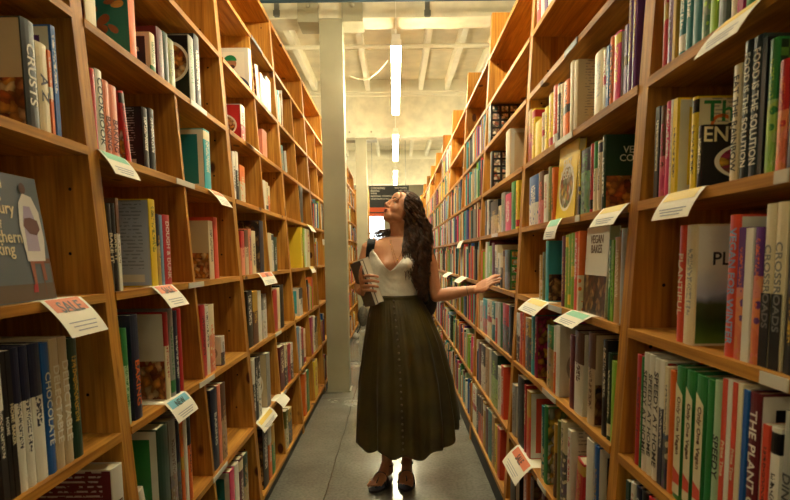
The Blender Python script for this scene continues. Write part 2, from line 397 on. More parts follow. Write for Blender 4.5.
# ---------------------------------------------------------------- books
ROWN_L = dict(F='bottom shelf', E='second shelf up', D='third shelf up', C='fourth shelf up', B='fifth shelf up', A='sixth shelf up', A0='seventh shelf up', A00='eighth shelf up')
ROWN_R = dict(h='bottom shelf', g='second shelf up', f='third shelf up', e='fourth shelf up', d='fifth shelf up', c='sixth shelf up', b='seventh shelf up', a='eighth shelf up', t='top shelf')
def book_mesh(t, h, d, soft):
    c = 0.0015 if soft else 0.0028; ov = 0.0 if soft else 0.003
    mb = MB()
    ux = lambda y: y/t
    # spine, slightly rounded: x at 0 front
    n = 4
    bul = 0.0 if soft else min(0.003, t*0.12)
    for k in range(n):
        ya, yb = t*k/n, t*(k+1)/n
        xa = -bul*(2*k/n-1)**2; xb = -bul*(2*(k+1)/n-1)**2
        mb.face([(xa, ya, 0), (xb, yb, 0), (xb, yb, h), (xa, ya, h)], 0, [(ya/t, 0), (yb/t, 0), (yb/t, 1), (ya/t, 1)])
        mb.face([(xa, ya, h), (xb, yb, h), (-c-bul, yb, h), (-c-bul, ya, h)], 0, [(2, 1)]*4)
        mb.face([(xa, ya, 0), (-c-bul, ya, 0), (-c-bul, yb, 0), (xb, yb, 0)], 0, [(2, 0)]*4)
    for ya, yb, outer in ((0, c, 0), (t-c, t, 1)):
        x0, x1 = -d, -bul
        def U(x): return 2 + (-x)/d
        mb.face([(x0, ya, 0), (x1, ya, 0), (x1, ya, h), (x0, ya, h)], 0, [(U(x0), 0), (U(x1), 0), (U(x1), 1), (U(x0), 1)])
        mb.face([(x1, yb, 0), (x0, yb, 0), (x0, yb, h), (x1, yb, h)], 0, [(U(x1), 0), (U(x0), 0), (U(x0), 1), (U(x1), 1)])
        mb.face([(x0, ya, h), (x1, ya, h), (x1, yb, h), (x0, yb, h)], 0, [(2, 1)]*4)
        mb.face([(x0, yb, 0), (x1, yb, 0), (x1, ya, 0), (x0, ya, 0)], 0, [(2, 0)]*4)
        mb.face([(x0, yb, 0), (x0, ya, 0), (x0, ya, h), (x0, yb, h)], 0, [(2, 0)]*4)
    pg = MB(); pg.box(-d+ov, -c-bul*0.5, c, t-c, ov, h-ov)
    return mb, pg
BOOKS = []
STYLES = ['text', 'text', 'band', 'split', 'photo', 'text', 'blank']
def place_book(side, case, row, ya, yb, h, col, thick=None, acc=None, style=None, d=None, inset=None, soft=None, text=None, tcol='white', tsz=None, tpos=0.5, art=None, artp='warm', ab=None, lean=0, wide=None, extra=None, cell=0):
    """ya<yb world; spine faces the aisle"""
    t = max(0.006, (thick or (yb-ya)) - 0.0012); z = (ZL if side == 'L' else ZR)[row] + 0.0006
    seed = R.randrange(100)
    if style is None: style = R.choice(STYLES)
    if text: style = 'blank'
    if acc is None: acc = R.choice(['white', 'cream', 'gold', 'black']) if sum(PAL[col]) < 420 else R.choice(['black', 'navy', 'red', 'brown', 'green'])
    if d is None: d = min(0.25, max(0.14, h*R.uniform(0.72, 0.86)))
    if inset is None: inset = R.uniform(0.008, 0.02)
    if soft is None: soft = t < 0.02
    sg = -1 if side == 'L' else 1
    x = faceX(side, z) + sg*inset
    if lean:
        lean = abs(lean); by = ya + h*math.sin(lean) + 0.001      # base of a book whose top leans towards the camera
        if side == 'L': root = empty('book', (x, by, z)); root.rotation_euler[0] = lean
        else: root = empty('book', (x, by + t*math.cos(lean), z + t*math.sin(lean)), PI); root.rotation_euler[0] = -lean
    elif side == 'L': root = empty('book', (x, ya + 0.0006, z))
    else: root = empty('book', (x, yb - 0.0006, z), PI)
    mb, pg = book_mesh(t, h, d, soft)
    mb.build('cover', cover_mat(col, acc, seed % 5, style), root); pg.build('pages', PAGE, root)
    if text:
        ln = h*0.82 if tsz is None else h*tsz
        s = min(t*0.78, 0.03)
        M = basis((0, 0, -1), (0, 1, 0), (0.0004, t*.54, h*tpos))
        to = text_mesh(text, s*1.25, ink(tcol), 'spine_title', root, M, fit=ln)
    if art:
        q = MB(); e = 0.0006
        m = art_mat(art, artp, ab or col, seed % 7)
        if side == 'L': q.face([(-d+.004, -e, .004), (-.006, -e, .004), (-.006, -e, h-.004), (-d+.004, -e, h-.004)], 0, [(0, 0), (1, 0), (1, 1), (0, 1)])
        else: q.face([(-.006, t+e, .004), (-d+.004, t+e, .004), (-d+.004, t+e, h-.004), (-.006, t+e, h-.004)], 0, [(0, 0), (1, 0), (1, 1), (0, 1)])
        q.build('cover_print', m, root)
    if extra: extra(root, t, h, d, side)
    BOOKS.append(dict(o=root, side=side, case=case, row=row, cell=cell, y=ya, y1=yb, lean=bool(lean), t=t, h=h, col=col))
    return root
def face_text(root, t, h, d, side, items):
    """items: (string, size, u, v, colour) on the camera side cover"""
    for s, sz, u, v, c in items:
        if side == 'L': M = basis((1, 0, 0), (0, 0, 1), (-d + d*u, -0.0012, h*v))
        else: M = basis((-1, 0, 0), (0, 0, 1), (-d*u, t + 0.0012, h*v))
        text_mesh(s, sz, ink(c), 'cover_title', root, M)
def px_book(side, case, row, x0, x1, yt, col, h=None, **kw):
    """spine measured between two columns, its top at yt"""
    z = (ZL if side == 'L' else ZR)[row]; sg = -1 if side == 'L' else 1
    inset = kw.pop('inset', 0.012)
    X = faceX(side, z) + sg*inset
    yr = yt if yt is not None else 30
    a = at_X(x0, yr, X); b = at_X(x1, yr, X)
    ya, yb = sorted((a.y, b.y))
    if h is None: h = max(0.1, min(0.33, 0.5*(a.z+b.z) - z))
    return ya, yb, h, inset
# collected specs: (side, case, row, x0, x1, ytop, colour, options)
S = []
def row(side, case, r, *items):
    for it in items:
        x0, x1, yt, col = it[:4]; kw = dict(it[4]) if len(it) > 4 else {}
        S.append((side, case, r, x0, x1, yt, col, kw))
T = lambda s, c='white', **k: dict(text=s, tcol=c, **k)
def ft(*items): return lambda root, t, h, d, side: face_text(root, t, h, d, side, items)
# --- left, nearest bookcase
row('L', 0, 'B', (21, 34, 20, 'slate', T('CRUSTS', 'white', art='lower', artp='warm', ab='beige', d=.22)), (35, 46, 43, 'cream', T('A Z', 'navy')), (46.5, 49.5, 50, 'orange'), (50, 54.5, 26, 'blue', dict(d=.22, ab='purple', art='framed')))
row('L', 0, 'D', (-8, -1, 354, 'charcoal'), (-1, 4, 352, 'black', T('HOME', 'white', tsz=.4)), (4.4, 9.6, 351, 'black', T('HOME BAKER', 'cream')),
    (10.5, 19, 348, 'white', dict(acc='navy', style='split', **{})), (19.3, 28, 346, 'white', dict(acc='navy', style='split')), (28.4, 40, 343.5, 'white', dict(acc='navy', style='split')),
    (41, 49, 343, 'blue', T('CHOCOLATE', 'white')), (49.3, 58, 339, 'beige', T('DELECTABLE', 'white')), (58.3, 67, 337, 'beige', T('DELECTABLE', 'white')), (68, 77, 338, 'dark green', dict(style='text', acc='gold')))
row('L', 0, 'E', (112, 123, 466, 'white', T('BAKING', 'brown', art='blurb', ab='maroon', d=.24)))
row('L', 0, 'A', (40, 48, None, 'charcoal', dict(h=.25)), (48.5, 56, None, 'maroon', dict(h=.22)))
# --- left, second bookcase
row('L', 1, 'A', (87.5, 98, None, 'cream', dict(h=.25, art='lower', ab='cream')), (130, 136.5, None, 'orange', dict(h=.29, d=.24, art='framed', ab='teal', style='blank', extra=lambda r, t, h, d, s: leaves(r, t, h, d))),
    (150, 155, 34, 'cream', dict(art='framed', ab='navy', extra=ft(('Ultra', .03, .5, .6, 'white')))), (156.5, 163, 29, 'maroon'), (163.5, 168, 33, 'dark green'), (168.3, 174, 40, 'olive'),
    (188.5, 193.5, 37, 'grey', dict(art='plate_high', ab='black', artp='warm', d=.23)), (194, 199, 36, 'charcoal', dict(style='text', acc='cream')))
row('L', 1, 'B', (90.5, 95, 69, 'red', dict(style='blank')), (95.3, 102, 70, 'white', T('COOKBOOK', 'charcoal')), (103, 109, 81, 'salmon', T('BAKING', 'maroon', tsz=.45, tpos=.3)), (109.3, 116.5, 86, 'salmon', T('BAKING', 'maroon', tsz=.45, tpos=.3)),
    (120, 125, 106, 'red', dict(art='lower', ab='red', artp='mixed', lean=-.16, h=.2)), (142, 147.5, 108, 'black', dict(art='blurb', ab='charcoal', d=.22, style='text', acc='white')), (148.5, 154, 109, 'black', dict(style='text', acc='white')),
    (204, 210, 138, 'turquoise', dict(d=.24, art='framed', ab='teal', h=.25)))
row('L', 1, 'C', (104, 108.6, 203, 'black', T('BAKE IT', 'cream', tsz=.6)), (109, 113, 203, 'black', T('BAKE IT', 'cream', tsz=.6)), (113.4, 116.5, 198, 'white'), (149, 155, 199.5, 'yellow', dict(d=.22, art='blurb', ab='pale blue', style='text', acc='olive')),
    (156, 159.5, 214, 'navy'), (159.8, 162.4, 215, 'skyblue'), (162.8, 169.6, 215, 'red', T('DOUGH & DUNK', 'white')),
    (208.5, 213, 221, 'beige', dict(art='lower', ab='beige', artp='warm', d=.2)), (213.8, 217.5, 217.5, 'coral', dict(style='blank')))
row('L', 1, 'D', (116, 121.5, 330, 'pale green'), (130, 138, 315, 'navy', T('BAKING', 'orange', tsz=.5, tpos=.35, d=.22)), (163.5, 168, 312.5, 'cream', dict(art='lower', ab='white', artp='warm', d=.22, style='split', acc='red')), (168.3, 173, 309, 'grey'), (173.3, 177.3, 311, 'navy'), (177.6, 181, 309, 'red'),
    (198, 203, 306, 'red'), (203.2, 206.6, 307, 'white'), (207, 212.5, 305, 'cream', dict(style='photo', acc='orange')), (221.5, 225, 336, 'white', dict(art='plate', ab='white', d=.15)))
row('L', 1, 'E', (134, 139, 427, 'white', dict(art='lower', ab='white', artp='dark', lean=-.25, h=.2)), (157, 168, 423, 'dark green', dict(art='framed', ab='green', d=.22, style='blank')), (168.5, 175.5, 417, 'grey', dict(style='photo', acc='brown')), (176, 179.3, 420, 'navy'), (180, 183, 418, 'orange'), (183.3, 186.6, 413, 'white'), (187, 190.3, 411, 'orange'),
    (210.5, 217, 384, 'navy', T('BAKING', 'white', tsz=.8)), (217.4, 220.6, 384, 'salmon'), (221, 225.5, 383, 'brown', dict(style='photo', acc='tan', d=.2)))
row('L', 1, 'F', (150, 156, 500, 'red'), (160, 166, 500, 'cream'), (230, 234.5, 466, 'pink', dict(art='framed', ab='teal', d=.22)), (235, 239, 460, 'white'), (239.3, 243.3, 453, 'maroon'), (243.6, 248, 454, 'dark green'))
# --- left, third bookcase
row('L', 2, 'A0', (248.7, 251.2, 48, 'white', dict(d=.23, art='framed', ab='white', h=.24)), (255, 258.5, 69, 'brown', dict(lean=-.2, h=.2, art='photo', artp='warm')), (259.5, 262.5, 73, 'salmon'), (263, 266, 79, 'white'), (266.3, 270.6, 79, 'grey', dict(style='photo', acc='black')))
row('L', 2, 'A', (240.8, 245, 106, 'white', dict(art='plate', ab='red', artp='warm', d=.2)), (262.5, 267, 131, 'salmon', dict(style='blank')))
row('L', 2, 'B', (232.5, 235.3, 152, 'white'), (235.6, 238.3, 152, 'charcoal', dict(acc='white', style='split')), (240, 245, 166, 'orange', dict(style='photo', acc='cream')), (262, 265, 180, 'white'), (265.3, 267.6, 182, 'cream'), (268, 269.6, 186, 'orange'))
row('L', 2, 'C', (241, 244.5, 231, 'salmon'), (244.8, 248.3, 230, 'beige'), (248.6, 251.5, 229, 'salmon'), (251.8, 255.5, 231, 'cream'), (259.6, 263.3, 221, 'navy', dict(d=.25, art='photo', artp='dark', style='blank')), (268, 271.4, 233, 'cream'), (271.7, 273.7, 234, 'white'), (274, 277, 237, 'dark green'))
row('L', 2, 'D', (247, 252.3, 291, 'black'), (252.6, 257.6, 291, 'brown', dict(acc='gold')), (258, 261.3, 291, 'white'), (262.7, 266.6, 294, 'grey', dict(style='photo', acc='white')), (272.7, 276.5, 290, 'red'), (276.8, 279.5, 288, 'cream'), (279.8, 283.4, 285, 'black'))
row('L', 2, 'E', (251.6, 254.3, 357, 'black', dict(acc='white')), (254.6, 257.4, 357, 'black', dict(acc='white')), (257.7, 260.5, 357, 'black', dict(acc='white')), (266.6, 270, 353, 'grey', dict(art='plate', ab='beige', artp='warm', d=.2)), (280, 284.3, 346, 'maroon'), (284.6, 287.5, 344, 'cream'), (287.8, 290.5, 344, 'red'), (290.8, 293, 343, 'white'))
row('L', 2, 'F', (262.5, 267.6, 423, 'black', dict(art='photo', artp='dark', d=.2)), (268.3, 271.3, 422, 'orange'), (271.6, 274.8, 425, 'green'), (286, 288.6, 410, 'olive'), (288.9, 292, 408, 'gold'))
# --- left, fourth bookcase
row('L', 3, 'A', (281, 283, 146, 'teal', dict(lean=-.1)), (284, 286.5, 152, 'grey', dict(lean=-.2)))
row('L', 3, 'B', (299, 302, 163, 'slate', dict(d=.2)), )
row('L', 3, 'C', (300, 302, 200, 'yellow', dict(d=.12)), (302.2, 303.8, 200, 'lime'), (304, 306, 204, 'white'), (306.3, 309, 204, 'cream'))
row('L', 3, 'D', (299.5, 302.5, 288, 'white', dict(art='framed', ab='turquoise', d=.2)))
row('L', 3, 'E', (297.5, 299.5, 326, 'skyblue'), (299.8, 301.5, 327, 'white'), (301.8, 303.6, 328, 'red'), (303.9, 305.5, 329, 'cream'), (311, 313, 316, 'magenta'), (313.3, 315, 316, 'white'), (315.3, 317.3, 317, 'black'))
row('L', 3, 'F', (304.5, 306.5, 366, 'orange'), (306.8, 309, 366, 'green'), (314.5, 317.5, 360, 'yellow'))
# --- right, nearest bookcase
row('R', 0, 'c', (662.3, 666.5, None, 'red', dict(h=.25)), (667, 672, None, 'lilac', dict(h=.24)), (672.6, 675.6, None, 'gold', dict(h=.25)), (678, 684.3, None, 'teal', dict(h=.24, acc='white', style='band')), (684.6, 691, None, 'teal', dict(h=.24, acc='white', style='band')), (691.3, 699.6, None, 'teal', dict(h=.24, acc='white', style='band')),
    (700.2, 707.6, None, 'lime', dict(h=.25, acc='green')), (708, 715.8, None, 'lime', dict(h=.25, acc='green')), (716.4, 728, None, 'dark green', dict(h=.26)), (729, 735.6, None, 'maroon', dict(h=.24)), (736, 742, None, 'magenta', dict(h=.23)), (743, 752, None, 'green', dict(h=.25)), (753, 761, None, 'cream', dict(h=.25)), (762, 772, None, 'navy', dict(h=.25)), (773, 784, None, 'white', dict(h=.25)))
row('R', 0, 'd', (656, 660, 107, 'charcoal', dict(acc='cream', style='text')), (660.3, 665, 106, 'brown', dict(style='photo', acc='pink')), (666, 671, 101.6, 'pink', dict(acc='white', style='text')), (671.3, 673.3, 100, 'white'), (673.6, 678, 99, 'yellow', dict(art='framed', ab='yellow', d=.2, extra=ft(('THE A', .014, .3, .52, 'brown')))),
    (691.5, 697, 97.6, 'yellow', dict(art='blurb', ab='cream', d=.23, extra=ft(('This', .056, .27, .84, 'green'), ('C', .055, .2, .70, 'orange'), ('ook', .036, .38, .69, 'navy')))),
    (697.4, 703, 126, 'black', dict(art='plate', ab='black', artp='pinks', d=.2, extra=ft(('ENTER', .040, .30, .85, 'cream')))),
    (733, 741, 65, 'cream', T('EAT THE RAINBOW', 'black', art='photo', artp='mixed')), (744, 752.3, 41, 'slate', T('FOOD IS THE SOLUTION', 'white')), (752.7, 763, 36, 'slate', T('FOOD IS THE SOLUTION', 'white')), (763.4, 768, 38, 'black', dict(style='blank')),
    (769, 778, 39, 'green', dict(art='check', d=.2, style='photo', acc='lime')), (779, 789, 60, 'red', dict(style='photo', acc='orange')), (790, 804, 60, 'navy'))
row('R', 0, 'e', (679, 685.5, 225.6, 'coral', T('PLANTIFUL', 'cream')), (686, 696.5, 225, 'cream', dict(art='hills', d=.22, style='text', acc='grey', extra=ft(('PLANT', .036, .40, .72, 'charcoal')))),
    (729, 739, 215, 'coral', T('VEGAN FOR WINTER', 'skyblue', d=.25, art='framed', ab='teal')), (739.5, 746, 227.6, 'purple', dict(style='photo', acc='orange')), (746.4, 754, 228, 'white', dict(style='blank')), (754.4, 763, 227.6, 'purple', dict(style='photo', acc='orange')),
    (765.6, 776, 204, 'cream', dict(style='blank', extra=lambda root, t, h, d, side: xroads(root, t, h))), (776.4, 788, 202, 'cream', dict(style='blank', extra=lambda root, t, h, d, side: xroads(root, t, h))), (790, 806, 205, 'charcoal'))
row('R', 0, 'f', (636.5, 641.6, 355, 'red', dict(style='text', acc='maroon')), (641.9, 643.2, 357, 'green'), (643.5, 648.5, 353, 'white', T('SPEEDY AT HOME', 'charcoal')), (648.8, 653.8, 355, 'white', T('SPEEDY AT HOME', 'charcoal')), (654.1, 660, 359, 'white', T('SPEEDY AT HOME', 'charcoal')), (660.6, 665, 361, 'navy', dict(art='photo', artp='mixed')), (665.3, 669, 367, 'cream'), (669.4, 675, 371, 'orange', dict(style='blank')),
    (676, 685, 367, 'green', dict(style='blank', extra=lambda r, t, h, d, s: panel(r, t, h))), (686, 695, 371, 'green', dict(style='blank', extra=lambda r, t, h, d, s: panel(r, t, h))), (696, 706.5, 376, 'green', dict(style='blank', extra=lambda r, t, h, d, s: panel(r, t, h))), (707, 713.5, 380, 'green', dict(style='blank')), (714, 722, 381, 'pale green', T('SPEEDY', 'charcoal')),
    (723, 728, 379, 'coral', T('Prime Time', 'cream', tsz=.5)), (728.3, 733, 380, 'white', dict(style='blank')), (733.3, 738, 383, 'coral', T('Prime Time', 'cream', tsz=.5)), (738.4, 743.5, 384, 'cream', dict(style='blank')), (744, 748.5, 390, 'blue', dict(style='blank')), (749, 760, 393, 'maroon', T('THE PLANT COOK', 'white', art='framed', ab='black', d=.22)),
    (763, 769.5, 425, 'coral'), (770, 780, 428, 'white'), (784, 796, 412, 'grey', T('DINNER', 'charcoal')))
row('R', 0, 'g', (626, 629.5, 481, 'dark green'), (630, 634.5, 483, 'white', dict(art='framed', ab='blue', d=.22)), (635.5, 640, 487, 'navy'), (641, 647, 488, 'black'), (648, 655, 488, 'red'))
# --- right, second bookcase
row('R', 1, 'a', (536, 539.5, None, 'red', dict(h=.24)), (540, 543, None, 'white', dict(h=.26)), (543.4, 546.4, None, 'purple', dict(h=.25)), (547, 551, None, 'white', dict(h=.25)))
row('R', 1, 'c', (527.5, 531, 111, 'gold', dict(style='photo', acc='red')), (531.3, 534.5, 110, 'yellow', dict(style='band', acc='red')), (534.8, 541, 121, 'yellow'), (541.4, 544, 113, 'cream'), (544.3, 548, 107, 'yellow'), (548.4, 552.6, 94, 'yellow'), (553, 556.5, 86, 'coral'), (557, 560, 84, 'charcoal'), (560.4, 562.6, 84, 'cream'), (563, 568.5, 81, 'orange', dict(style='band', acc='black')),
    (570, 573.7, 62, 'beige', dict(style='blank')), (574, 577.6, 61, 'beige', dict(art='blurb', ab='beige', d=.22, style='blank')), (594.5, 602.6, 52, 'cream', dict(style='text', acc='grey')), (603, 606.4, 50, 'white'), (606.7, 609.3, 46, 'blue'), (609.7, 613.4, 37, 'orange', T('KIDS FOOD', 'charcoal')), (613.8, 620, 33, 'pink', dict(style='band', acc='yellow', d=.2, art='framed', ab='pink')),
    (625.3, 628, 25, 'lilac'), (628.4, 632.6, 3, 'purple', dict(style='text', acc='gold', h=.29)), (633, 637, -2, 'purple', dict(style='text', acc='gold', h=.29)))
row('R', 1, 'd', (529, 537.5, 176, 'blue', dict(style='photo', acc='white')), (538, 543, 172, 'brown', dict(style='photo', acc='coral')), (543.5, 547.5, 175, 'white', dict(acc='red')), (548, 551, 167, 'olive'), (551.3, 553.8, 168, 'orange'),
    (578.5, 580.3, 150, 'yellow'), (580.6, 589.6, 149, 'navy', dict(style='photo', acc='green')), (590, 593, 144, 'red'), (593.3, 597, 142, 'cream'), (597.3, 601.6, 141, 'beige'), (602, 605.5, 135.6, 'dark green', dict(art='lower', ab='dark green', artp='warm', d=.24, style='text', acc='white', extra=ft(('VEGAN', .027, .40, .8, 'white'), ('COOKING', .027, .44, .69, 'white')))))
row('R', 1, 'e', (539, 541.6, 255, 'gold'), (542, 544.8, 252, 'olive'), (545.3, 548, 241, 'turquoise', dict(art='lower', ab='turquoise', artp='dark', d=.22)), (561.5, 564.6, 236, 'maroon'), (565, 567.6, 235, 'lime', dict(acc='yellow', style='band')), (567.9, 570.6, 234, 'lime', dict(acc='yellow', style='band')), (570.9, 573.8, 233, 'lime', dict(acc='yellow', style='band')), (574.1, 577.7, 232, 'coral', dict(acc='white', style='text')), (578, 579.8, 231, 'orange'),
    (609.6, 612.6, 240, 'green'), (613, 615.6, 240, 'lime'), (616, 622, 237, 'tan', dict(acc='cream', style='text')), (622.5, 628, 228, 'grey', dict(style='blank')))
row('R', 1, 'f', (515.5, 518.6, 313, 'white'), (519, 521.6, 313, 'coral'), (522, 524.6, 304, 'orange'), (525, 530.6, 318, 'gold', dict(style='photo', acc='black')), (531, 534, 316, 'turquoise'), (534.5, 537, 317, 'magenta', dict(art='photo', artp='pinks', d=.2)), (547, 553, 326, 'green', dict(style='photo', acc='gold')), (553.4, 555.3, 326, 'orange'),
    (555.7, 559.5, 326, 'white', dict(art='plate', ab='white', artp='pinks', d=.22, style='blank')), (569.7, 574, 335, 'maroon'), (574.5, 583, 332, 'white', dict(d=.2, art='blurb', ab='white')), (588, 594.5, 333, 'beige', dict(art='lower', ab='beige', artp='dark', d=.2)), (602.5, 607, 340, 'black'), (607.5, 611, 353, 'dark green', dict(art='photo', artp='dark')), (612, 617, 362, 'lime'))
row('R', 1, 'g', (504, 507, 376, 'grey', dict(art='framed', ab='white', d=.2, extra=ft(('Sy', .05, .5, .84, 'slate')))), (517.5, 523.6, 377, 'black', dict(style='blank')), (524, 525.8, 385, 'red'), (526.3, 530, 391, 'coral', dict(art='framed', ab='coral', d=.22, extra=ft(('V', .06, .6, .6, 'gold')))), (541, 543.4, 406, 'teal'), (543.8, 547, 406, 'green', dict(art='photo', artp='mixed', d=.2)), (553.5, 556, 424, 'brown'),
    (557, 560, 421, 'olive'), (560.4, 564, 421, 'cream'), (567, 571, 430, 'white', dict(d=.2, art='blurb', ab='white')), (577.5, 584, 428, 'red', dict(lean=-.12, h=.23, style='band', acc='gold')), (586, 593, 439, 'white', dict(style='split', acc='white', extra=None)), (594, 598, 446, 'blue', dict(d=.22, art='framed', ab='navy')))
row('R', 1, 'h', (510, 515, 465, 'black', dict(art='framed', ab='black')), (523, 527, 470, 'orange'), (530, 533, 478, 'brown', dict(art='photo', artp='dark')), (541, 544, 490, 'maroon'))
# --- right, third bookcase (seen past the woman's hand)
row('R', 2, 'b', (488, 490.6, 108, 'black', dict(art='grid', ab='black', artp='tiles', d=.24, style='blank', h=.25)))
row('R', 2, 'c', (490, 492, 152, 'black', dict(art='grid', ab='black', artp='tiles', d=.22, style='blank')), (505.5, 510, 127, 'beige', dict(art='framed', ab='beige', d=.2, h=.25)))
row('R', 2, 'd', (484.6, 486.2, 201, 'slate'), (486.5, 488, 200, 'white'), (488.3, 490, 201, 'charcoal'), (490.4, 497.5, 201, 'black', dict(style='photo', acc='gold')), (498, 500.5, 206, 'cream'), (501, 504.5, 193, 'grey'), (505, 510.6, 194, 'pink', dict(style='text', acc='white')), (511, 515, 182, 'green', dict(style='blank')), (515.4, 518, 181, 'yellow'))
row('R', 2, 'e', (488, 491, 246, 'lime'), (491.3, 494, 243, 'maroon'), (494.4, 497, 245, 'cream'), (497.3, 499.5, 253, 'white'), (499.8, 502, 255, 'black'), (502.3, 504, 250, 'tan'), (504.4, 509.5, 250, 'dark green', dict(art='grid', ab='green', artp='mixed', d=.2)))
row('R', 2, 'f', (479.5, 482.3, 301, 'white'), (482.6, 486.5, 299, 'turquoise', dict(style='photo', acc='coral')), (486.8, 491, 300, 'cream'), (491.4, 494.5, 302, 'teal'), (494.8, 496.8, 302, 'coral'), (497, 499.8, 302, 'white'), (500, 502, 303, 'green'), (502.3, 508, 304, 'red', dict(style='photo', acc='black')), (508.4, 511.5, 306, 'charcoal'))
row('R', 2, 'g', (478, 480.4, 343, 'maroon'), (480.7, 484.5, 345, 'charcoal', dict(style='photo', acc='white')), (485, 488.5, 348, 'tan'), (489, 490.5, 349, 'white'), (491, 497, 353, 'dark green', dict(style='photo', acc='lime')), (497.3, 500.4, 367, 'white'), (500.7, 503.5, 366, 'coral'))
row('R', 2, 'h', (471.5, 475.2, 385, 'white'), (475.5, 477.5, 394, 'black'), (477.8, 480, 396, 'coral'), (480.3, 482.2, 398, 'salmon'), (482.5, 484.6, 402, 'gold'), (485, 487.4, 408, 'maroon'), (487.7, 491, 411, 'teal'), (491.3, 494, 416, 'tan'), (494.3, 496.5, 425, 'yellow'), (496.8, 499.5, 428, 'coral'))

def leaves(root, t, h, d):
    # teal board printed with golden leaves
    q = MB(); q.face([(-d+.002, -.0010, .002), (-.003, -.0010, .002), (-.003, -.0010, h-.002), (-d+.002, -.0010, h-.002)], 0); q.build('teal_board', plain('teal_board', (26, 112, 106), .4), root)
    rr = random.Random(3); q = MB()
    for j in range(22):
        cx, cz = rr.uniform(-.9, -.12)*d, rr.uniform(.22, .95)*h; a = rr.uniform(-.9, .9) + PI/2; L = rr.uniform(.016, .032); w_ = L*.52
        pts = []
        for k in range(12):
            u = 2*PI*k/12; lx, lz = w_*math.sin(u)*(1-.25*math.cos(u)), L*math.cos(u)
            pts.append((cx + lx*math.cos(a) - lz*math.sin(a), -.0016, cz + lx*math.sin(a) + lz*math.cos(a)))
        q.face(pts, j % 2)
    q.build('printed_leaves', [plain('gold_leaf', (190, 132, 52), .5), plain('rust_leaf', (150, 78, 40), .5)], root)
def xroads(root, t, h):
    # dark lower part of the jacket and the title down the spine
    q = MB(); e = .0006
    q.box(.0001, .0006, .0006, t-.0006, .001, h*.46, 0); q.build('jacket_band', plain('jacket_black', (12, 16, 18), .4), root)
    text_mesh('CROSSROADS', t*.85, plain('title_grey', (120, 120, 116), .5), 'spine_title', root, basis((0, 0, -1), (0, 1, 0), (0.0010, t*.54, h*.5)), fit=h*.74)
def panel(root, t, h):
    q = MB(); e = .0008
    q.face([(e, t*.12, h*.04), (e, t*.9, h*.04), (e, t*.9, h*.8), (e, t*.12, h*.88)], 0); q.build('spine_panel', plain('spine_cream', (225, 215, 175)), root)
    q = MB(); e = .0012
    q.face([(e, t*.15, h*.12), (e, t*.88, h*.12), (e, t*.88, h*.2), (e, t*.15, h*.24)], 0); q.build('spine_panel', ink('coral'), root)
    text_mesh('Only One Vegan', t*.5, ink('brown'), 'spine_title', root, basis((0, 0, -1), (0, 1, 0), (0.0014, t/2, h*.56)), fit=h*.5)

# lay the measured spines out so that neighbours on a shelf never overlap
rows = {}
for s in S: rows.setdefault(s[:3], []).append(s)
SPANS = {}
for key, its in rows.items():
    side, case, rw = key
    M_ = ML if side == 'L' else MR
    lo, hi = M_[case] + 0.031, M_[case+1] - 0.031
    L_ = []
    for (_, _, _, x0, x1, yt, col, kw) in its:
        kw = dict(kw); h = kw.pop('h', None)
        inset = kw.pop('inset', 0.012)
        ya, yb, h, inset = px_book(side, case, rw, x0, x1, yt, col, h, inset=inset)
        kw['inset'] = inset; L_.append([ya, yb, h, col, kw])
    L_.sort(key=lambda q: q[0])
    zs = [(M_[case]+M_[case+1])/2] if side == 'L' and case >= 1 and not (case == 1 and rw == 'A') else []
    cur = lo; Zd = ZL if side == 'L' else ZR
    above = sorted(v for v in Zd.values() if v > Zd[rw] + 0.01)
    maxh = (above[0] - TH - Zd[rw] - 0.008) if above else 0.27
    for b_ in L_:
        b_[4]['thick'] = b_[1]-b_[0]; b_[2] = min(b_[2], maxh)
        ln = abs(b_[4].get('lean', 0)); pad = 0
        if ln: b_[1] += math.sin(ln)*b_[2] + 0.003
        t = b_[1]-b_[0]
        a = max(b_[0], cur)
        for m_ in zs:
            if a < m_ + 0.013 and a + t + (pad if side == 'L' or True else 0) > m_ - 0.013:
                a = (m_ - 0.0135 - t) if (a + t/2 < m_ and m_ - 0.0135 - t >= cur) else m_ + 0.0135
        b_[0] = a; b_[1] = a + t; cur = b_[1] + 0.0004
    if L_ and L_[-1][1] > hi:     # slide the tail back towards the camera
        lim = hi
        for b_ in reversed(L_):
            t = b_[1]-b_[0]
            if b_[1] > lim: b_[1] = lim; b_[0] = lim - t
            lim = b_[0] - 0.0004
    SPANS[key] = [(b_[0], b_[1]) for b_ in L_]
    for b_ in L_:
        if b_[0] < lo - 0.0001: continue
        cell = 0
        if zs and b_[0] > zs[0]: cell = 1
        kw = b_[4]; kw.pop('extra', None) if kw.get('extra', 1) is None else None
        place_book(side, case, rw, b_[0], b_[1], b_[2], b_[3], cell=cell, **kw)
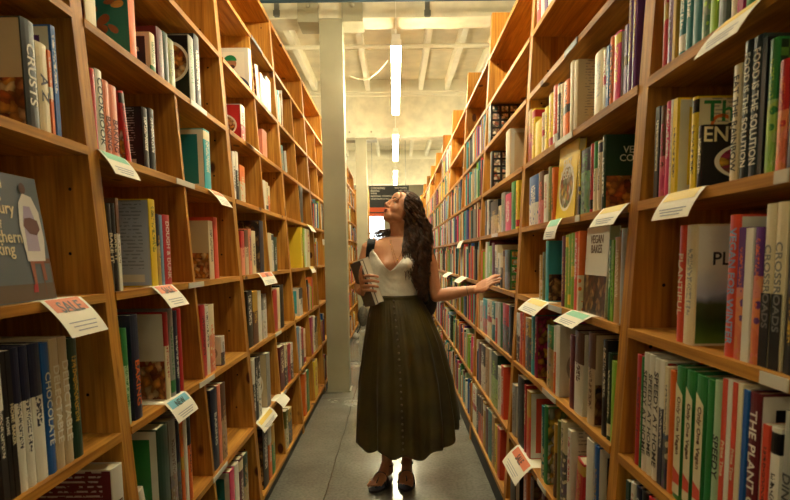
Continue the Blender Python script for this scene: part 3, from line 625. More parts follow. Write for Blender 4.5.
# ---------------------------------------------------------------- books shown face out
def face_out(side, case, rw, ya, yb, h, t, col, label, tilt=0.12, inset=0.02, art=None, artp='warm', items=(), extra=None):
    z = (ZL if side == 'L' else ZR)[rw] + 0.0008; sg = -1 if side == 'L' else 1
    x = faceX(side, z) + sg*inset
    w = yb - ya
    root = empty('book', (x, (ya+yb)/2, z), 0 if side == 'L' else PI)
    root.rotation_euler[1] = -tilt      # top leans back from the aisle
    mb = MB(); c = 0.002
    mb.box(-c, 0, -w/2, w/2, 0, h); mb.box(-t, -t+c, -w/2, w/2, 0, h); mb.box(-t+c, -c, -w/2, -w/2+c, 0, h)
    mb.build('cover', plain('cover_face_%s' % col, PAL[col], 0.4), root)
    pg = MB(); pg.box(-t+c, -c, -w/2+c, w/2-0.003, 0.003, h-0.003); pg.build('pages', PAGE, root)
    if art:
        q = MB(); q.face([(.0006, -w/2+.002, .002), (.0006, w/2-.002, .002), (.0006, w/2-.002, h-.002), (.0006, -w/2+.002, h-.002)], 0, [(0, 0), (1, 0), (1, 1), (0, 1)])
        q.build('cover_print', art_mat(art, artp, col, 3), root)
    for s, sz, u, v, cc in items:
        text_mesh(s, sz, ink(cc), 'cover_title', root, basis((0, 1, 0), (0, 0, 1), (.0014, -w/2 + w*u, h*v)))
    if extra: extra(root, w, h)
    tag(root, label, 'book', 'books in the pine bookcases')
    root['done'] = 1
    BOOKS.append(dict(o=root, side=side, case=case, row=rw, cell=0, y=ya, y1=yb, t=w, h=h, col=col, fixed=True)); return root

def baker(root, w, h):
    """printed figure in a pale coat and apron carrying a bowl of fruit"""
    def flat(name, pts, col, e):
        q = MB(); q.face([(e, -w/2 + w*u, h*v) for u, v in pts], 0); return q.build(name, plain('print_%d_%d_%d' % col, col, .5), root)
    flat('print_ground', [(.01, .01), (.99, .01), (.99, .14), (.01, .14)], (96, 78, 60), .0007)
    flat('printed_stool', [(.84, .04), (.86, .04), (.86, .3), (.98, .3), (.97, .04), (.99, .04), (.99, .34), (.84, .34)], (110, 70, 45), .0009)
    flat('printed_figure_legs', [(.70, .1), (.74, .1), (.75, .3), (.84, .3), (.86, .16), (.9, .16), (.89, .36), (.69, .36)], (150, 85, 60), .0010)
    flat('printed_figure_shoes', [(.66, .07), (.73, .07), (.74, .14), (.68, .13)], (170, 40, 40), .0012)
    flat('printed_figure_coat', [(.66, .32), (.92, .32), (.96, .5), (.95, .72), (.88, .84), (.76, .86), (.68, .78), (.64, .6)], (215, 208, 200), .0013)
    flat('printed_figure_apron', [(.69, .4), (.87, .4), (.87, .66), (.83, .76), (.74, .76), (.7, .64)], (160, 145, 170), .0016)
    flat('printed_fruit_bowl', [(.69, .6), (.76, .54), (.86, .53), (.92, .58), (.9, .65), (.8, .67), (.72, .66)], (95, 45, 30), .0019)
    flat('printed_figure_head', [(.77 + .045*math.cos(a*PI/5), .90 + .045*math.sin(a*PI/5)) for a in range(10)], (80, 50, 38), .0019)
a = at_X(60, 240, faceX('L', 1.3)).y
face_out('L', 0, 'C', a-.245, a, .272, .03, 'dusty blue', 'grey-blue cookbook shown face out with a printed figure in a pale apron', items=[('reasury', .036, .38, .70, 'cream'), ('T', .036, .12, .70, 'cream'), ('Cheryl', .036, .3, .91, 'cream'), ("Day's", .036, .3, .81, 'cream'), ('of', .024, .36, .60, 'cream'), ('Southern', .036, .37, .51, 'cream'), ('Baking', .036, .32, .40, 'cream')], extra=baker)
fx = faceX('R', 1.5)
def spanR(x0, x1, y, z): 
    X = faceX('R', z) + .015; p = sorted((at_X(x0, y, X).y, at_X(x1, y, X).y)); return p
p = spanR(554.6, 573.6, 180, 1.433)
face_out('R', 1, 'd', p[0]+.004, p[1]-.004, .262, .025, 'yellow', 'yellow vegan cookbook facing out with a pizza picture on its cover', art='plate', artp='mixed', tilt=.05, items=[('EASY', .045, .5, .74, 'white'), ('VEGAN', .045, .5, .60, 'white')])
p = spanR(581, 604, 280, 1.126)
face_out('R', 1, 'e', p[0]+.004, p[1]-.004, .262, .03, 'white', 'white cookbook facing out with brown flapjacks pictured under its title', art='lower', artp='dark', tilt=.04, items=[('VEGAN', .034, .5, .86, 'brown'), ('BAKES', .034, .5, .75, 'brown')])
# the portrait on the white book in the third left bookcase, printed figure with green cap
def portrait(root, t, h, d):
    def disc(cx, cz, rx, rz, col, e, a0=0, a1=2*PI):
        q = MB(); q.face([(-d*(1-cx) + d*rx*math.cos(a0+(a1-a0)*k/14), -e, h*cz + h*rz*math.sin(a0+(a1-a0)*k/14)) for k in range(15 if a1-a0 < 6 else 14)], 0)
        q.build('cover_portrait', plain('print_%d_%d_%d' % col, col, .5), root)
    disc(.55, .02, .46, .36, (40, 55, 85), .0010, 0, PI); disc(.58, .10, .34, .16, (200, 140, 90), .0014, 0, PI)
    disc(.55, .64, .13, .13, (165, 108, 72), .0018); disc(.55, .56, .09, .05, (60, 35, 25), .0021); disc(.53, .70, .16, .13, (20, 120, 70), .0024, 0, PI)
for b_ in BOOKS:
    if b_['side'] == 'L' and b_['case'] == 2 and b_['row'] == 'A0' and b_['col'] == 'white' and b_['cell'] == 0:
        portrait(b_['o'], b_['t'], b_['h'], .23); b_['o']['label'] = 'white book whose cover shows a smiling figure in a green cap'; b_['fixed'] = True; break

# ---------------------------------------------------------------- the rest of the books
def fills(side, case):
    """free stretches of each shelf of a bookcase"""
    M_ = ML if side == 'L' else MR; Zd = ZL if side == 'L' else ZR; out = []
    keys = ['F', 'E', 'D', 'C', 'B', 'A', 'A0', 'A00'] if side == 'L' else ['h', 'g', 'f', 'e', 'd', 'c', 'b', 'a', 't']
    for k in keys:
        z = Zd[k]; above = sorted(v for v in Zd.values() if v > z + .01); gap = (above[0] - TH - z) if above else .3
        lo, hi = M_[case]+.033, M_[case+1]-.033
        cells = [(lo, hi)]
        if side == 'L' and case >= 1: ym = (M_[case]+M_[case+1])/2; cells = [(lo, ym-.014), (ym+.014, hi)]
        out.append((k, z, gap, cells))
    return out
COLS_R = ['white', 'cream', 'cream', 'red', 'coral', 'orange', 'yellow', 'green', 'dark green', 'lime', 'teal', 'turquoise', 'blue', 'navy', 'black', 'black', 'charcoal', 'grey', 'beige', 'tan', 'brown', 'maroon', 'pink', 'purple', 'slate', 'white', 'white', 'skyblue', 'pale green', 'salmon', 'gold']
far = []       # (side, x, ya, yb, z, h, d, colour)
def run(side, case, k, z, gap, ya, yb, indiv):
    y = ya
    while True:
        t = R.choice([.008, .011, .014, .018, .022, .026, .032]); h = min(gap-.012, R.uniform(.19, .285))
        if y + t > yb: break
        col = R.choice(COLS_R)
        if R.random() < .1 and y + 2*t + .02 < yb: n = 2
        else: n = 1
        for _ in range(n):
            if y + t > yb: break
            if indiv: place_book(side, case, k, y, y+t, h, col, **({'art': 'photo', 'artp': R.choice(list(ART_COLS))} if R.random() < .15 else {}))
            else: far.append((side, faceX(side, z) + (-1 if side == 'L' else 1)*R.uniform(.008, .03), y, y+t-.001, z+.0008, h, min(.25, h*.8), col))
            y += t + .0004
# right, third bookcase: complete the stretches nothing was measured on (far end of each row)
for case in range(2, len(MR)-1):
    for k, z, gap, cells in fills('R', case):
        for lo, hi in cells:
            if case == 2:
                sp = SPANS.get(('R', 2, k))
                if k in ('t', 'a'): continue
                if sp:
                    if k in ('b', 'c'): continue
                    if k in 'efgh' and sp[0][0] - lo > .05 and k != 'e': pass
                    run('R', case, k, z, gap, max(lo, sp[-1][1]+.002), hi - R.uniform(0, .15), False)
                continue
            if k == 't' or (k == 'a' and (case < 4 or R.random() < .5)): continue
            dens = .95 if k not in ('t', 'a') else .5
            if k == 'b': dens = .75
            a = lo + (R.uniform(0, .1) if R.random() < .3 else 0)
            b = hi - (R.uniform(0, .25) if R.random() < .4 else 0.0)
            if R.random() > dens: continue
            run('R', case, k, z, gap, a, b, False)
for case in range(3, len(ML)-1):
    for k, z, gap, cells in fills('L', case):
        for ci, (lo, hi) in enumerate(cells):
            if case == 3 and ((3, k, ci) in [(3, b['row'], b['cell']) for b in BOOKS if b['side'] == 'L' and b['case'] == 3]): continue
            if R.random() < ((.65 if case < 5 else .3) if k in ('A0', 'A', 'B') else .12): continue
            if k == 'A00' : continue
            run('L', case, k, z, gap, lo, min(hi, lo + (hi-lo)*R.uniform(.35, .8)), False)
print('individual books', len(BOOKS), 'far books', len(far))
mb = MB(); fcols = sorted(set(f[7] for f in far)); fm = [plain('far_cover_%s' % c.replace(' ', '_'), PAL[c], .5) for c in fcols] + [PAGE]
for side, x, ya, yb, z, h, d, col in far:
    sg = -1 if side == 'L' else 1; ci = fcols.index(col); x0, x1 = sorted((x, x + sg*d)); n0 = len(mb.f)
    mb.box(x0, x1, ya, yb, z, z+h, ci); mb.mi[n0+1] = len(fcols)
fb = mb.build('far_books', fm); tag(fb, 'rows of small distant books filling the bookcases far down the aisle', 'books', kind='stuff')

# labels of the individual books
def thick_word(t): return 'slim' if t < .012 else ('thick' if t > .03 else '')
def nm(c): return c
groups = {}
for b_ in BOOKS: groups.setdefault((b_['side'], b_['case'], b_['row']), []).append(b_)
used = {}
pend = []
for (side, case, rw), bs in groups.items():
    bs.sort(key=lambda b: b['y'])
    shelf = (ROWN_L if side == 'L' else ROWN_R)[rw]
    where = '%s, %s %s bookcase' % (shelf, ORD[case], 'left' if side == 'L' else 'right')
    for i, b in enumerate(bs):
        if b.get('fixed'): used[b['o']['label']] = 1; tag(b['o'], None, 'book', 'books in the pine bookcases'); continue
        p_ = bs[i-1]['col'] if i and b['y'] - bs[i-1]['y1'] < .05 else None
        n_ = bs[i+1]['col'] if i+1 < len(bs) and bs[i+1]['y'] - b['y1'] < .05 else None
        kind = ('leaning ' if b.get('lean') else '') + (thick_word(b['t']) + ' ' if thick_word(b['t']) else '')
        if p_ and n_: rel = 'between %s and %s ones' % (p_, n_) if p_ != n_ else 'between two %s ones' % p_
        elif p_: rel = 'right behind a %s one' % p_
        elif n_: rel = 'in front of a %s one' % n_
        else: rel = 'standing apart'
        l1 = '%s%s book %s, %s' % (kind, b['col'], rel, where)
        l2 = '%s%s book, %s from near end, %s' % (kind, b['col'], (ORD + ['twelfth', 'thirteenth', 'fourteenth', 'fifteenth', 'sixteenth', 'seventeenth', 'eighteenth', 'nineteenth', 'twentieth'] + ['%dth' % k for k in range(21, 90)])[i] if i else 'first', where)
        pend.append((b, l1, l2))
cnt = {}
for b, l1, l2 in pend: cnt[l1] = cnt.get(l1, 0) + 1
for b, l1, l2 in pend:
    l = l1 if cnt[l1] == 1 and len(l1.split()) <= 16 else l2
    b['o']['label'] = l.strip(); b['o']['category'] = 'book'; b['o']['group'] = 'books in the pine bookcases'
for b in BOOKS:
    if 'done' in b['o']: del b['o']['done']

# ---------------------------------------------------------------- shelf cards
YEL, GRN, ORA, BLU = (236, 205, 100), (130, 200, 165), (228, 125, 80), (110, 190, 215)
def card(side, rw, x0, y0, x1, y1, out, drop, bar, label, word=None, wcol='brown', lay=0.035, cat='shelf card', slant=0.0, group='paper cards on the shelf edges', lines=True):
    """paper card lying on the shelf and folded down over its edge; x0,y0 .. x1,y1: its two corners on the edge"""
    z = (ZL if side == 'L' else ZR)[rw]; sg = -1 if side == 'L' else 1
    f = faceX(side, z) ; ya = at_X(x0, y0, f).y; yb = at_X(x1, y1, f).y
    if ya > yb: ya, yb = yb, ya
    w = yb - ya; yc = (ya+yb)/2
    root = empty('sale_card' if word == 'SALE' else 'shelf_card', (f, yc, z), 0 if side == 'L' else PI)
    L = math.hypot(out, drop); n = 8
    # path in local x (towards the aisle), z
    pts = [(-lay, .0012), (-.001, .0012)]
    d0 = math.atan2(drop, out)
    for k in range(1, n+1):
        a = d0*(1.0 - .35*(1-k/n)) if out > 0 else d0
        px_, pz_ = pts[-1]; pts.append((px_ + math.cos(a)*L/n, pz_ - math.sin(a)*L/n))
    def strip(pp, y0_, y1_, e, mi, mb):
        for (xa, za), (xb, zb) in zip(pp[:-1], pp[1:]):
            nx, nz = -(zb-za), (xb-xa); l_ = math.hypot(nx, nz) or 1; nx, nz = nx/l_*e, nz/l_*e
            sa = slant*max(0, -za); sb = slant*max(0, -zb)
            mb.face([(xa+nx, y0_+sa, za+nz), (xb+nx, y0_+sb, zb+nz), (xb+nx, y1_+sb, zb+nz), (xa+nx, y1_+sa, za+nz)], mi)
    mb = MB(); strip(pts, -w/2, w/2, 0, 0, mb)
    o = mb.build('paper', CARD, root); so = o.modifiers.new('Solidify', 'SOLIDIFY'); so.thickness = .0006; so.offset = 0
    if bar:
        mb = MB(); strip(pts[1:5], -w*.42, w*.42, .0009, 0, mb); mb.build('colour_band', plain('band_%d_%d_%d' % bar, bar, .6), root)
    a = d0; dirx, dirz = math.cos(a), -math.sin(a)
    sgn = 1
    if word:
        k = 3; cx, cz = pts[k]
        v = Vector((pts[4][0]-pts[2][0], 0, pts[4][1]-pts[2][1])).normalized(); nrm = Vector((-v.z, 0, v.x))
        M = basis((0, 1, 0), tuple(-v), (cx + nrm.x*.002, slant*-cz if cz < 0 else 0, cz + nrm.z*.002))
        text_mesh(word, min(w*.34, L*.42), ink('charcoal'), 'card_word', root, M)
    if lines:
        mb = MB()
        for j, fr in enumerate((.66, .76, .86)):
            i0 = fr*(len(pts)-2) + 1; k = min(int(i0), len(pts)-2)
            p, q = Vector((pts[k][0], 0, pts[k][1])), Vector((pts[k+1][0], 0, pts[k+1][1])); v = (q-p).normalized(); nrm = Vector((-v.z, 0, v.x))
            c = p + (q-p)*(i0-k) + nrm*.0012; hw = w*(.36 - .05*j)
            y_ = slant*-c.z if c.z < 0 else 0
            A, B = c, c + v*.0025
            mb.face([(A.x, y_-hw, A.z), (B.x, y_-hw, B.z), (B.x, y_+hw, B.z), (A.x, y_+hw, A.z)], 0)
        mb.build('fine_print', plain('fine_print', (150, 150, 165), .6), root)
    tag(root, label, cat, group); return root
card('L', 'B', 98, 150, 125, 159, .032, .07, GRN, 'white card with green band hanging over the red and salmon books shelf edge')
card('L', 'C', 152, 284, 172, 281, .045, .075, ORA, 'orange sale card hanging below the red and yellow books on left', 'SALE')
card('L', 'C', 40, 295, 80, 291, .05, .09, ORA, 'large orange sale card below the face-out grey-blue cookbook', 'SALE')
card('L', 'D', 165, 404, 186, 393, .03, .07, BLU, 'white card with blue band reading NEW on the left third shelf', 'NEW', lay=.15)
card('L', 'B', 208, 190, 220, 194, .045, .075, ORA, 'orange card hanging beside the knotted panel under the teal book')
card('L', 'C', 258, 273, 271, 271, .025, .075, ORA, 'small orange sale card below the salmon books, third left bookcase', 'SALE')
card('L', 'E', 257, 424, 271, 412, .03, .055, YEL, 'yellow card curling over the left second shelf near the floor', lay=.12)
card('L', 'E', 276, 405, 283, 397, .04, .05, None, 'small patterned card beside the yellow curled card', lines=False)
card('L', 'A', 246, 148, 254, 156, .045, .05, None, 'thin white card edge on the left sixth shelf, third bookcase', lines=False)
card('L', 'B', 307, 229, 312, 232, .03, .07, YEL, 'tiny cream card hanging near the grey pillar, upper one', lines=False)
card('L', 'C', 309, 268, 313, 267, .02, .06, YEL, 'tiny cream card hanging near the grey pillar, lower one', lines=False)
card('R', 'c', 722, 31, 770, -6, .04, .07, YEL, 'cream card with yellow band hanging at the top right corner')
card('R', 'd', 667, 192, 706, 184, .022, .062, YEL, 'cream card with yellow band under the yellow spines, nearest right bookcase')
card('R', 'd', 603, 210, 629, 203, .03, .058, YEL, 'cream card with yellow band under the dark green vegan book')
card('R', 'd', 550, 221, 562, 218, .01, .075, GRN, 'narrow white card with green band under the blue patterned book')
card('R', 'e', 531, 298, 549, 303, .05, .055, YEL, 'cream card with yellow band below the turquoise book')
card('R', 'e', 571, 309, 592, 315, .055, .04, GRN, 'white card with green band below the flapjack cookbook')
card('R', 'g', 517, 451, 532, 464, .055, .085, ORA, 'orange sale card folded over the low right shelf edge', 'SALE', lay=.06)
card('R', 'e', 448, 273, 452, 275, .06, .05, None, 'small white card by the woman\'s elbow, nearer her hair', lines=False)
card('R', 'e', 461, 279, 467, 281, .06, .05, None, 'small white card above the woman\'s forearm', lines=False)
card('R', 'd', 460, 245, 464, 244, .02, .07, None, 'small white card hanging on the right fifth shelf far back', lines=False)

# ---------------------------------------------------------------- building
def floor_mat():
    m, nt, b = new_mat('polished_concrete'); tc = N(nt, 'ShaderNodeTexCoord')
    n1 = N(nt, 'ShaderNodeTexNoise'); n1.inputs['Scale'].default_value = 1.3; n1.inputs['Detail'].default_value = 8; n1.inputs['Roughness'].default_value = .65; nt.links.new(tc.outputs['Object'], n1.inputs['Vector'])
    n2 = N(nt, 'ShaderNodeTexNoise'); n2.inputs['Scale'].default_value = 60; n2.inputs['Detail'].default_value = 3; nt.links.new(tc.outputs['Object'], n2.inputs['Vector'])
    r = ramp(nt, [(.3, (98, 96, 88)), (.55, (122, 119, 108)), (.75, (138, 134, 122))]); nt.links.new(n1.outputs['Fac'], r.inputs[0])
    r2 = ramp(nt, [(.35, (200, 200, 200)), (.6, (255, 255, 255))]); nt.links.new(n2.outputs['Fac'], r2.inputs[0])
    c = mixc(nt, .6, r.outputs[0], r2.outputs[0], 'MULTIPLY')
    # control joints
    sx = N(nt, 'ShaderNodeSeparateXYZ'); nt.links.new(tc.outputs['Object'], sx.inputs[0])
    j = math_n(nt, 'LESS_THAN', math_n(nt, 'ABSOLUTE', math_n(nt, 'SUBTRACT', sx.outputs[1], 5.35)), .006)
    j2 = math_n(nt, 'LESS_THAN', math_n(nt, 'ABSOLUTE', math_n(nt, 'SUBTRACT', math_n(nt, 'ADD', sx.outputs[0], math_n(nt, 'MULTIPLY', n1.outputs['Fac'], .04)), -.38)), .004)
    c = mixc(nt, math_n(nt, 'MAXIMUM', j, j2), c, (70, 67, 58))
    nt.links.new(c, b.inputs['Base Color'])
    r3 = ramp(nt, [(.3, (90, 90, 90)), (.7, (150, 150, 150))]); nt.links.new(n1.outputs['Fac'], r3.inputs[0]); nt.links.new(r3.outputs[0], b.inputs['Roughness'])
    return m
def paint(name, rgb, var=.12, rough=.6, bump=0.0, scale=3):
    m, nt, b = new_mat(name); tc = N(nt, 'ShaderNodeTexCoord')
    n1 = N(nt, 'ShaderNodeTexNoise'); n1.inputs['Scale'].default_value = scale; n1.inputs['Detail'].default_value = 6; nt.links.new(tc.outputs['Object'], n1.inputs['Vector'])
    r = ramp(nt, [(.3, tuple(int(v*(1-var)) for v in rgb)), (.7, rgb)]); nt.links.new(n1.outputs['Fac'], r.inputs[0]); nt.links.new(r.outputs[0], b.inputs['Base Color'])
    b.inputs['Roughness'].default_value = rough
    if bump:
        bp = N(nt, 'ShaderNodeBump'); bp.inputs['Strength'].default_value = bump; bp.inputs['Distance'].default_value = .02; nt.links.new(n1.outputs['Fac'], bp.inputs['Height']); nt.links.new(bp.outputs[0], b.inputs['Normal'])
    return m
CREAM = paint('cream_painted_ceiling', (226, 216, 188)); BEAM = paint('cream_painted_beam', (228, 220, 194), .1, .6, .25, 7); GREYP = paint('grey_green_painted_steel', (166, 160, 134), .08, .5)
WALLM = paint('cream_wall', (222, 212, 184)); JOIST = paint('white_joist', (236, 230, 208), .06)
DECK = CAM_H + 3.15
def struct(mb, name, mat, **k): o = mb.build(name, mat, **k); tag(o, kind='structure'); return o
X0, X1, Y0_, Y1_ = -6.5, 6.5, -5.0, 24.0
mb = MB(); mb.box(X0, X1, Y0_, Y1_, -.1, 0); struct(mb, 'floor', floor_mat())
mb = MB(); mb.box(X0, X1, Y0_, Y1_, DECK, DECK+.12); struct(mb, 'ceiling', CREAM)
for nme, bx in (('wall_left', (X0-.15, X0, Y0_, Y1_)), ('wall_right', (X1, X1+.15, Y0_, Y1_)), ('wall_back', (X0, X1, Y0_-.15, Y0_)), ('wall_front', (X0, X1, Y1_, Y1_+.15))):
    mb = MB(); mb.box(*bx, 0, DECK); struct(mb, nme, WALLM)
# cross beams over the pillar line
BZ = at_Y(436, 17, 5.62).z
beams = [(-.2, .08), (5.62, 5.9), (11.05, 11.35), (18.2, 18.5)]
for k, (a, b) in enumerate(beams):
    mb = MB(); mb.box(X0+.001, X1-.001, a, b, BZ, DECK-.001); o = struct(mb, 'ceiling_beam', BEAM); tag(o, 'deep cream cross beam under the ceiling', None)
    mb = MB(); mb.box(X0+.001, X1-.001, b, b+.03, DECK-.26, DECK-.001); mb.box(X0+.001, X1-.001, a-.03, a, DECK-.26, DECK-.001)
    tag(mb.build('ledger_board', JOIST), None, None, kind='structure')
# joists between the beams
for k in range(len(beams)-1):
    ya, yb = beams[k][1]+.031, beams[k+1][0]-.031
    for j in range(-13, 14):
        x = .02 + j*.475
        if abs(x) > 6.3: continue
        mb = MB(); mb.box(x-.04, x+.04, ya, yb, DECK-.19, DECK-.0005); o = mb.build('ceiling_joist', JOIST); tag(o, kind='structure')
    for yy in (ya + (yb-ya)*.34, ya + (yb-ya)*.67):   # blocking seen as thin lines across
        mb = MB(); mb.box(X0+.01, X1-.01, yy-.02, yy+.02, DECK-.045, DECK-.0005); tag(mb.build('ceiling_batten', CREAM), kind='structure')
# pipes hung across the aisle
def pipe(y_, z, r, mat, label, x0=X0+.01, x1=X1-.01, name='ceiling_pipe', grp='pipes below the ceiling'):
    mb = MB(); mb.tube([(x0, y_, z), ((x0+x1)/2, y_, z), (x1, y_, z)], r, 12)
    o = mb.build(name, mat, smooth=True); tag(o, label, 'pipe', grp); return o
WP = plain('white_pipe_paint', (235, 228, 205), .4)
print('hero', len([1 for b in BOOKS]), 'S', len(S))
p = at_Z(390, 46, DECK-.23); pipe(p.y, DECK-.235, .028, WP, 'cream pipe crossing the aisle just beyond the first big beam')
p = at_Z(430, 91, DECK-.23); pipe(p.y, DECK-.235, .014, WP, 'thin cream pipe high under the ceiling before the second beam')
p = at_Z(436, 94.5, DECK-.28); pipe(min(p.y, 10.95), DECK-.30, .012, WP, 'lowest thin cream pipe just before the second beam')
BLUEP = plain('blue_pipe_paint', (58, 84, 100), .4)
p = at_Y(390, -1.5, 5.3); pipe(5.3, p.z, .026, BLUEP, 'dark blue pipe in front of the first big beam at the top')
# steel pillars with bracket plates
def pillar(pxl, pxr, pyb, Yf, label, sgn=0):
    a = at_Y(pxl, pyb, Yf).x; b = at_Y(pxr, pyb, Yf).x; w = b-a
    root = empty('pillar', ((a+b)/2, Yf + w/2, 0)); 
    mb = MB(); mb.box(-w/2, w/2, -w/2, w/2, 0, BZ-.0015); mb.build('shaft', GREYP, root, bevel=.006)
    mb = MB(); mb.box(-w/2-.015, w/2+.015, -w/2-.015, w/2+.015, 0, .012); mb.build('base_plate', GREYP, root)
    for s in (-1, 1):
        mb = MB(); x0, x1 = sorted((s*(w/2+.001), s*(w/2 + .19)))
        mb.box(x0, x1, -w/2-.03, w/2+.05, BZ-.04, BZ-.0015); mb.box(x0, x1, -w/2-.03, -w/2-.018, BZ-.0015, BZ+.19); 
        br = mb.build('bracket', GREYP, root)
        mb = MB(); cx = (x0+x1)/2; mb.ball((cx, -w/2-.036, BZ+.1), (.022, .01, .022), 10, 6); mb.build('bolt', GREYP, br, smooth=True)
    tag(root, label, 'pillar', 'steel pillars in the aisle'); return root
Yc = at_Z(340, 392, 0).y
beam_first = beams[1]
pl = pillar(328, 349.5, 392, Yc, 'grey painted square steel pillar beside the left bookcases, nearest one')
Yc2 = 11.09
pillar(357, 368, 240, Yc2, 'second grey steel pillar farther down the aisle behind the woman')
# conduit clamps on the beam face
CL = plain('galvanised_steel', (120, 122, 118), .4, .7)
for px_, lb in ((276, 'galvanised strap on the beam, left of the near pillar'), (427.5, 'galvanised strap on the beam, right of the near pillar')):
    c = at_Y(px_, 7, 5.58); mb = MB(); mb.box(c.x-.022, c.x+.022, 5.6, 5.6198, c.z-.075, c.z+.12); mb.box(c.x-.03, c.x+.03, 5.592, 5.6, c.z-.07, c.z-.02)
    o = mb.build('pipe_strap', CL); tag(o, lb, 'strap', 'straps on the beam face')
# fluorescent strips above the aisle
TUBE = plain('fluorescent_tube', (255, 244, 214), .3, emit=(250, 240, 202), estr=TUBE_STR)
LZ = CAM_H + 1.76; FIXB = plain('white_fixture_enamel', (238, 234, 220), .4)
def strip_light(x, ya, yb, label, tube=None):
    root = empty('strip_light', (x, (ya+yb)/2, LZ)); L = yb-ya
    mb = MB(); mb.box(-.036, .036, -L/2, L/2, .02, .07); mb.build('housing', FIXB, root, bevel=.004)
    for s in (-1, 1):
        mb = MB(); mb.tube([(s*.026, -L/2+.03, 0), (s*.026, 0, 0), (s*.026, L/2-.03, 0)], .016, 12); mb.build('tube', tube or TUBE, root, smooth=True)
        mb = MB(); mb.box(-.045, .045, s*L/2-.012, s*L/2+.012, -.022, .022); mb.build('end_socket', FIXB, root)
        mb = MB(); mb.tube([(0, s*L*.3, .07), (0, s*L*.3, (DECK-LZ)/2), (0, s*L*.3, DECK-LZ-.195)], .0035, 6); mb.build('hanger_rod', FIXB, root)
    tag(root, label, 'light', 'fluorescent strip lights above the aisle'); return root
TUBE_NEAR = plain('dim_fluorescent_tube', (255, 244, 214), .3, emit=(250, 240, 202), estr=TUBE_STR*.26)
LX = at_Z(396, 60, LZ).x
segs = [(-2.3, -1.1), (1.45, 2.65), (2.68, 3.88), (5.12, 6.33), (6.36, 7.57), (8.75, 9.95), (9.98, 11.18), (12.4, 13.6), (13.63, 14.83), (16.1, 17.3), (17.33, 18.5)]
for k, (a, b) in enumerate(segs):
    nth = ['hidden behind the viewpoint', 'just above the camera, nearer half', 'just above the camera, farther half', 'largest strip in view, near half', 'largest strip in view, far half', 'second strip in view, near half', 'second strip in view, far half', 'third strip in view, near half', 'third strip in view, far half', 'fourth strip near the sign', 'last small strip above the sign']
    strip_light(LX, a, b, 'white fluorescent strip light, %s' % nth[k], TUBE_NEAR if k < 2 else None)
FILL_TUBE = plain('added_fill_tube', (255, 244, 214), .3, emit=(250, 240, 202), estr=TUBE_STR*1.1)
for x in (-4.9, -2.7, 2.7, 4.9):  # added fixtures out of view, fill light to brighten the ceiling
    for k, (a, b) in enumerate(segs[::2]):
        root = empty('strip_light', (x, (a+b)/2+.6, LZ+.3)); mb = MB(); mb.box(-.036, .036, -1.2, 1.2, .02, .07); mb.build('housing', FIXB, root)
        mb = MB(); mb.tube([(0, -1.17, 0), (0, 0, 0), (0, 1.17, 0)], .016, 8); mb.build('tube', FILL_TUBE, root)
        mb = MB(); mb.tube([(0, -.8, .07), (0, -.8, .4), (0, -.8, DECK-LZ-.3-.195)], .0035, 6); mb.tube([(0, .8, .07), (0, .8, .4), (0, .8, DECK-LZ-.3-.195)], .0035, 6); mb.build('hanger_rod', FIXB, root)
        tag(root, 'added unseen fill light over the %s aisle to the %s' % ('next' if abs(x) < 3 else 'second', 'left' if x < 0 else 'right'), 'light', 'added unseen fill lights over the %s %s aisle' % ('next' if abs(x) < 3 else 'second', 'left' if x < 0 else 'right'))
# loose cable between pillar and light
mb = MB(); a = at_Y(349, 76, 6.1); b = at_Y(388, 60, 6.1); pts = []
for k in range(13):
    t = k/12; p = a.lerp(b, t); p.z -= .10*math.sin(PI*t); pts.append(p)
mb.tube(pts, .006, 6); o = mb.build('cable', WP, smooth=True); tag(o, 'thin cream cable sagging from the pillar towards the strip light', 'cable')

# hanging sign
SY = 12.4; a = at_Y(369, 186, SY); b = at_Y(409, 216, SY); w = b.x-a.x; h = a.z-b.z
root = empty('hanging_sign', ((a.x+b.x)/2, SY, b.z)); BLK = plain('sign_black', (34, 38, 38), .6)
mb = MB(); mb.box(-w/2, w/2, -.012, .012, 0, h); mb.build('board', BLK, root, bevel=.002)
for z0, z1 in ((.005, .10), (.14, .29)):
    mb = MB(); mb.face([(-w/2+.003, -.0126, h*z0), (w/2-.003, -.0126, h*z0), (w/2-.003, -.0126, h*z1), (-w/2+.003, -.0126, h*z1)], 0); mb.build('orange_stripe', plain('sign_orange', (225, 98, 45), .6), root)
for s, u, v, sz in (('COOKING', .1, .92, .062), ('BAKING', .1, .83, .05), ('WINE', .1, .75, .05), ('REGIONAL COOKING', .1, .66, .045), ('VEGETARIAN & VEGAN', .1, .57, .042)):
    text_mesh(s, sz, ink('white'), 'sign_lettering', root, basis((1, 0, 0), (0, 0, 1), (-w/2 + w*.04, -.0135, h*v)), align='LEFT', fit=w*.62)
for v in (.92, .83, .74): text_mesh(('FOOD WRITING', 'HEALTH', 'DIET')[int((.93-v)/.085)], .045, ink('white'), 'sign_lettering', root, basis((1, 0, 0), (0, 0, 1), (w/2 - w*.05, -.0135, h*v)), align='RIGHT', fit=w*.3)
for s in (-1, 1):
    mb = MB(); mb.tube([(s*w*.42, 0, h), (s*w*.42, 0, (DECK-b.z)*.6), (s*w*.42, 0, DECK-b.z-.001)], .004, 6); mb.build('hanger_wire', CL, root)
tag(root, 'black hanging sign with white lettering and two orange stripes', 'sign')
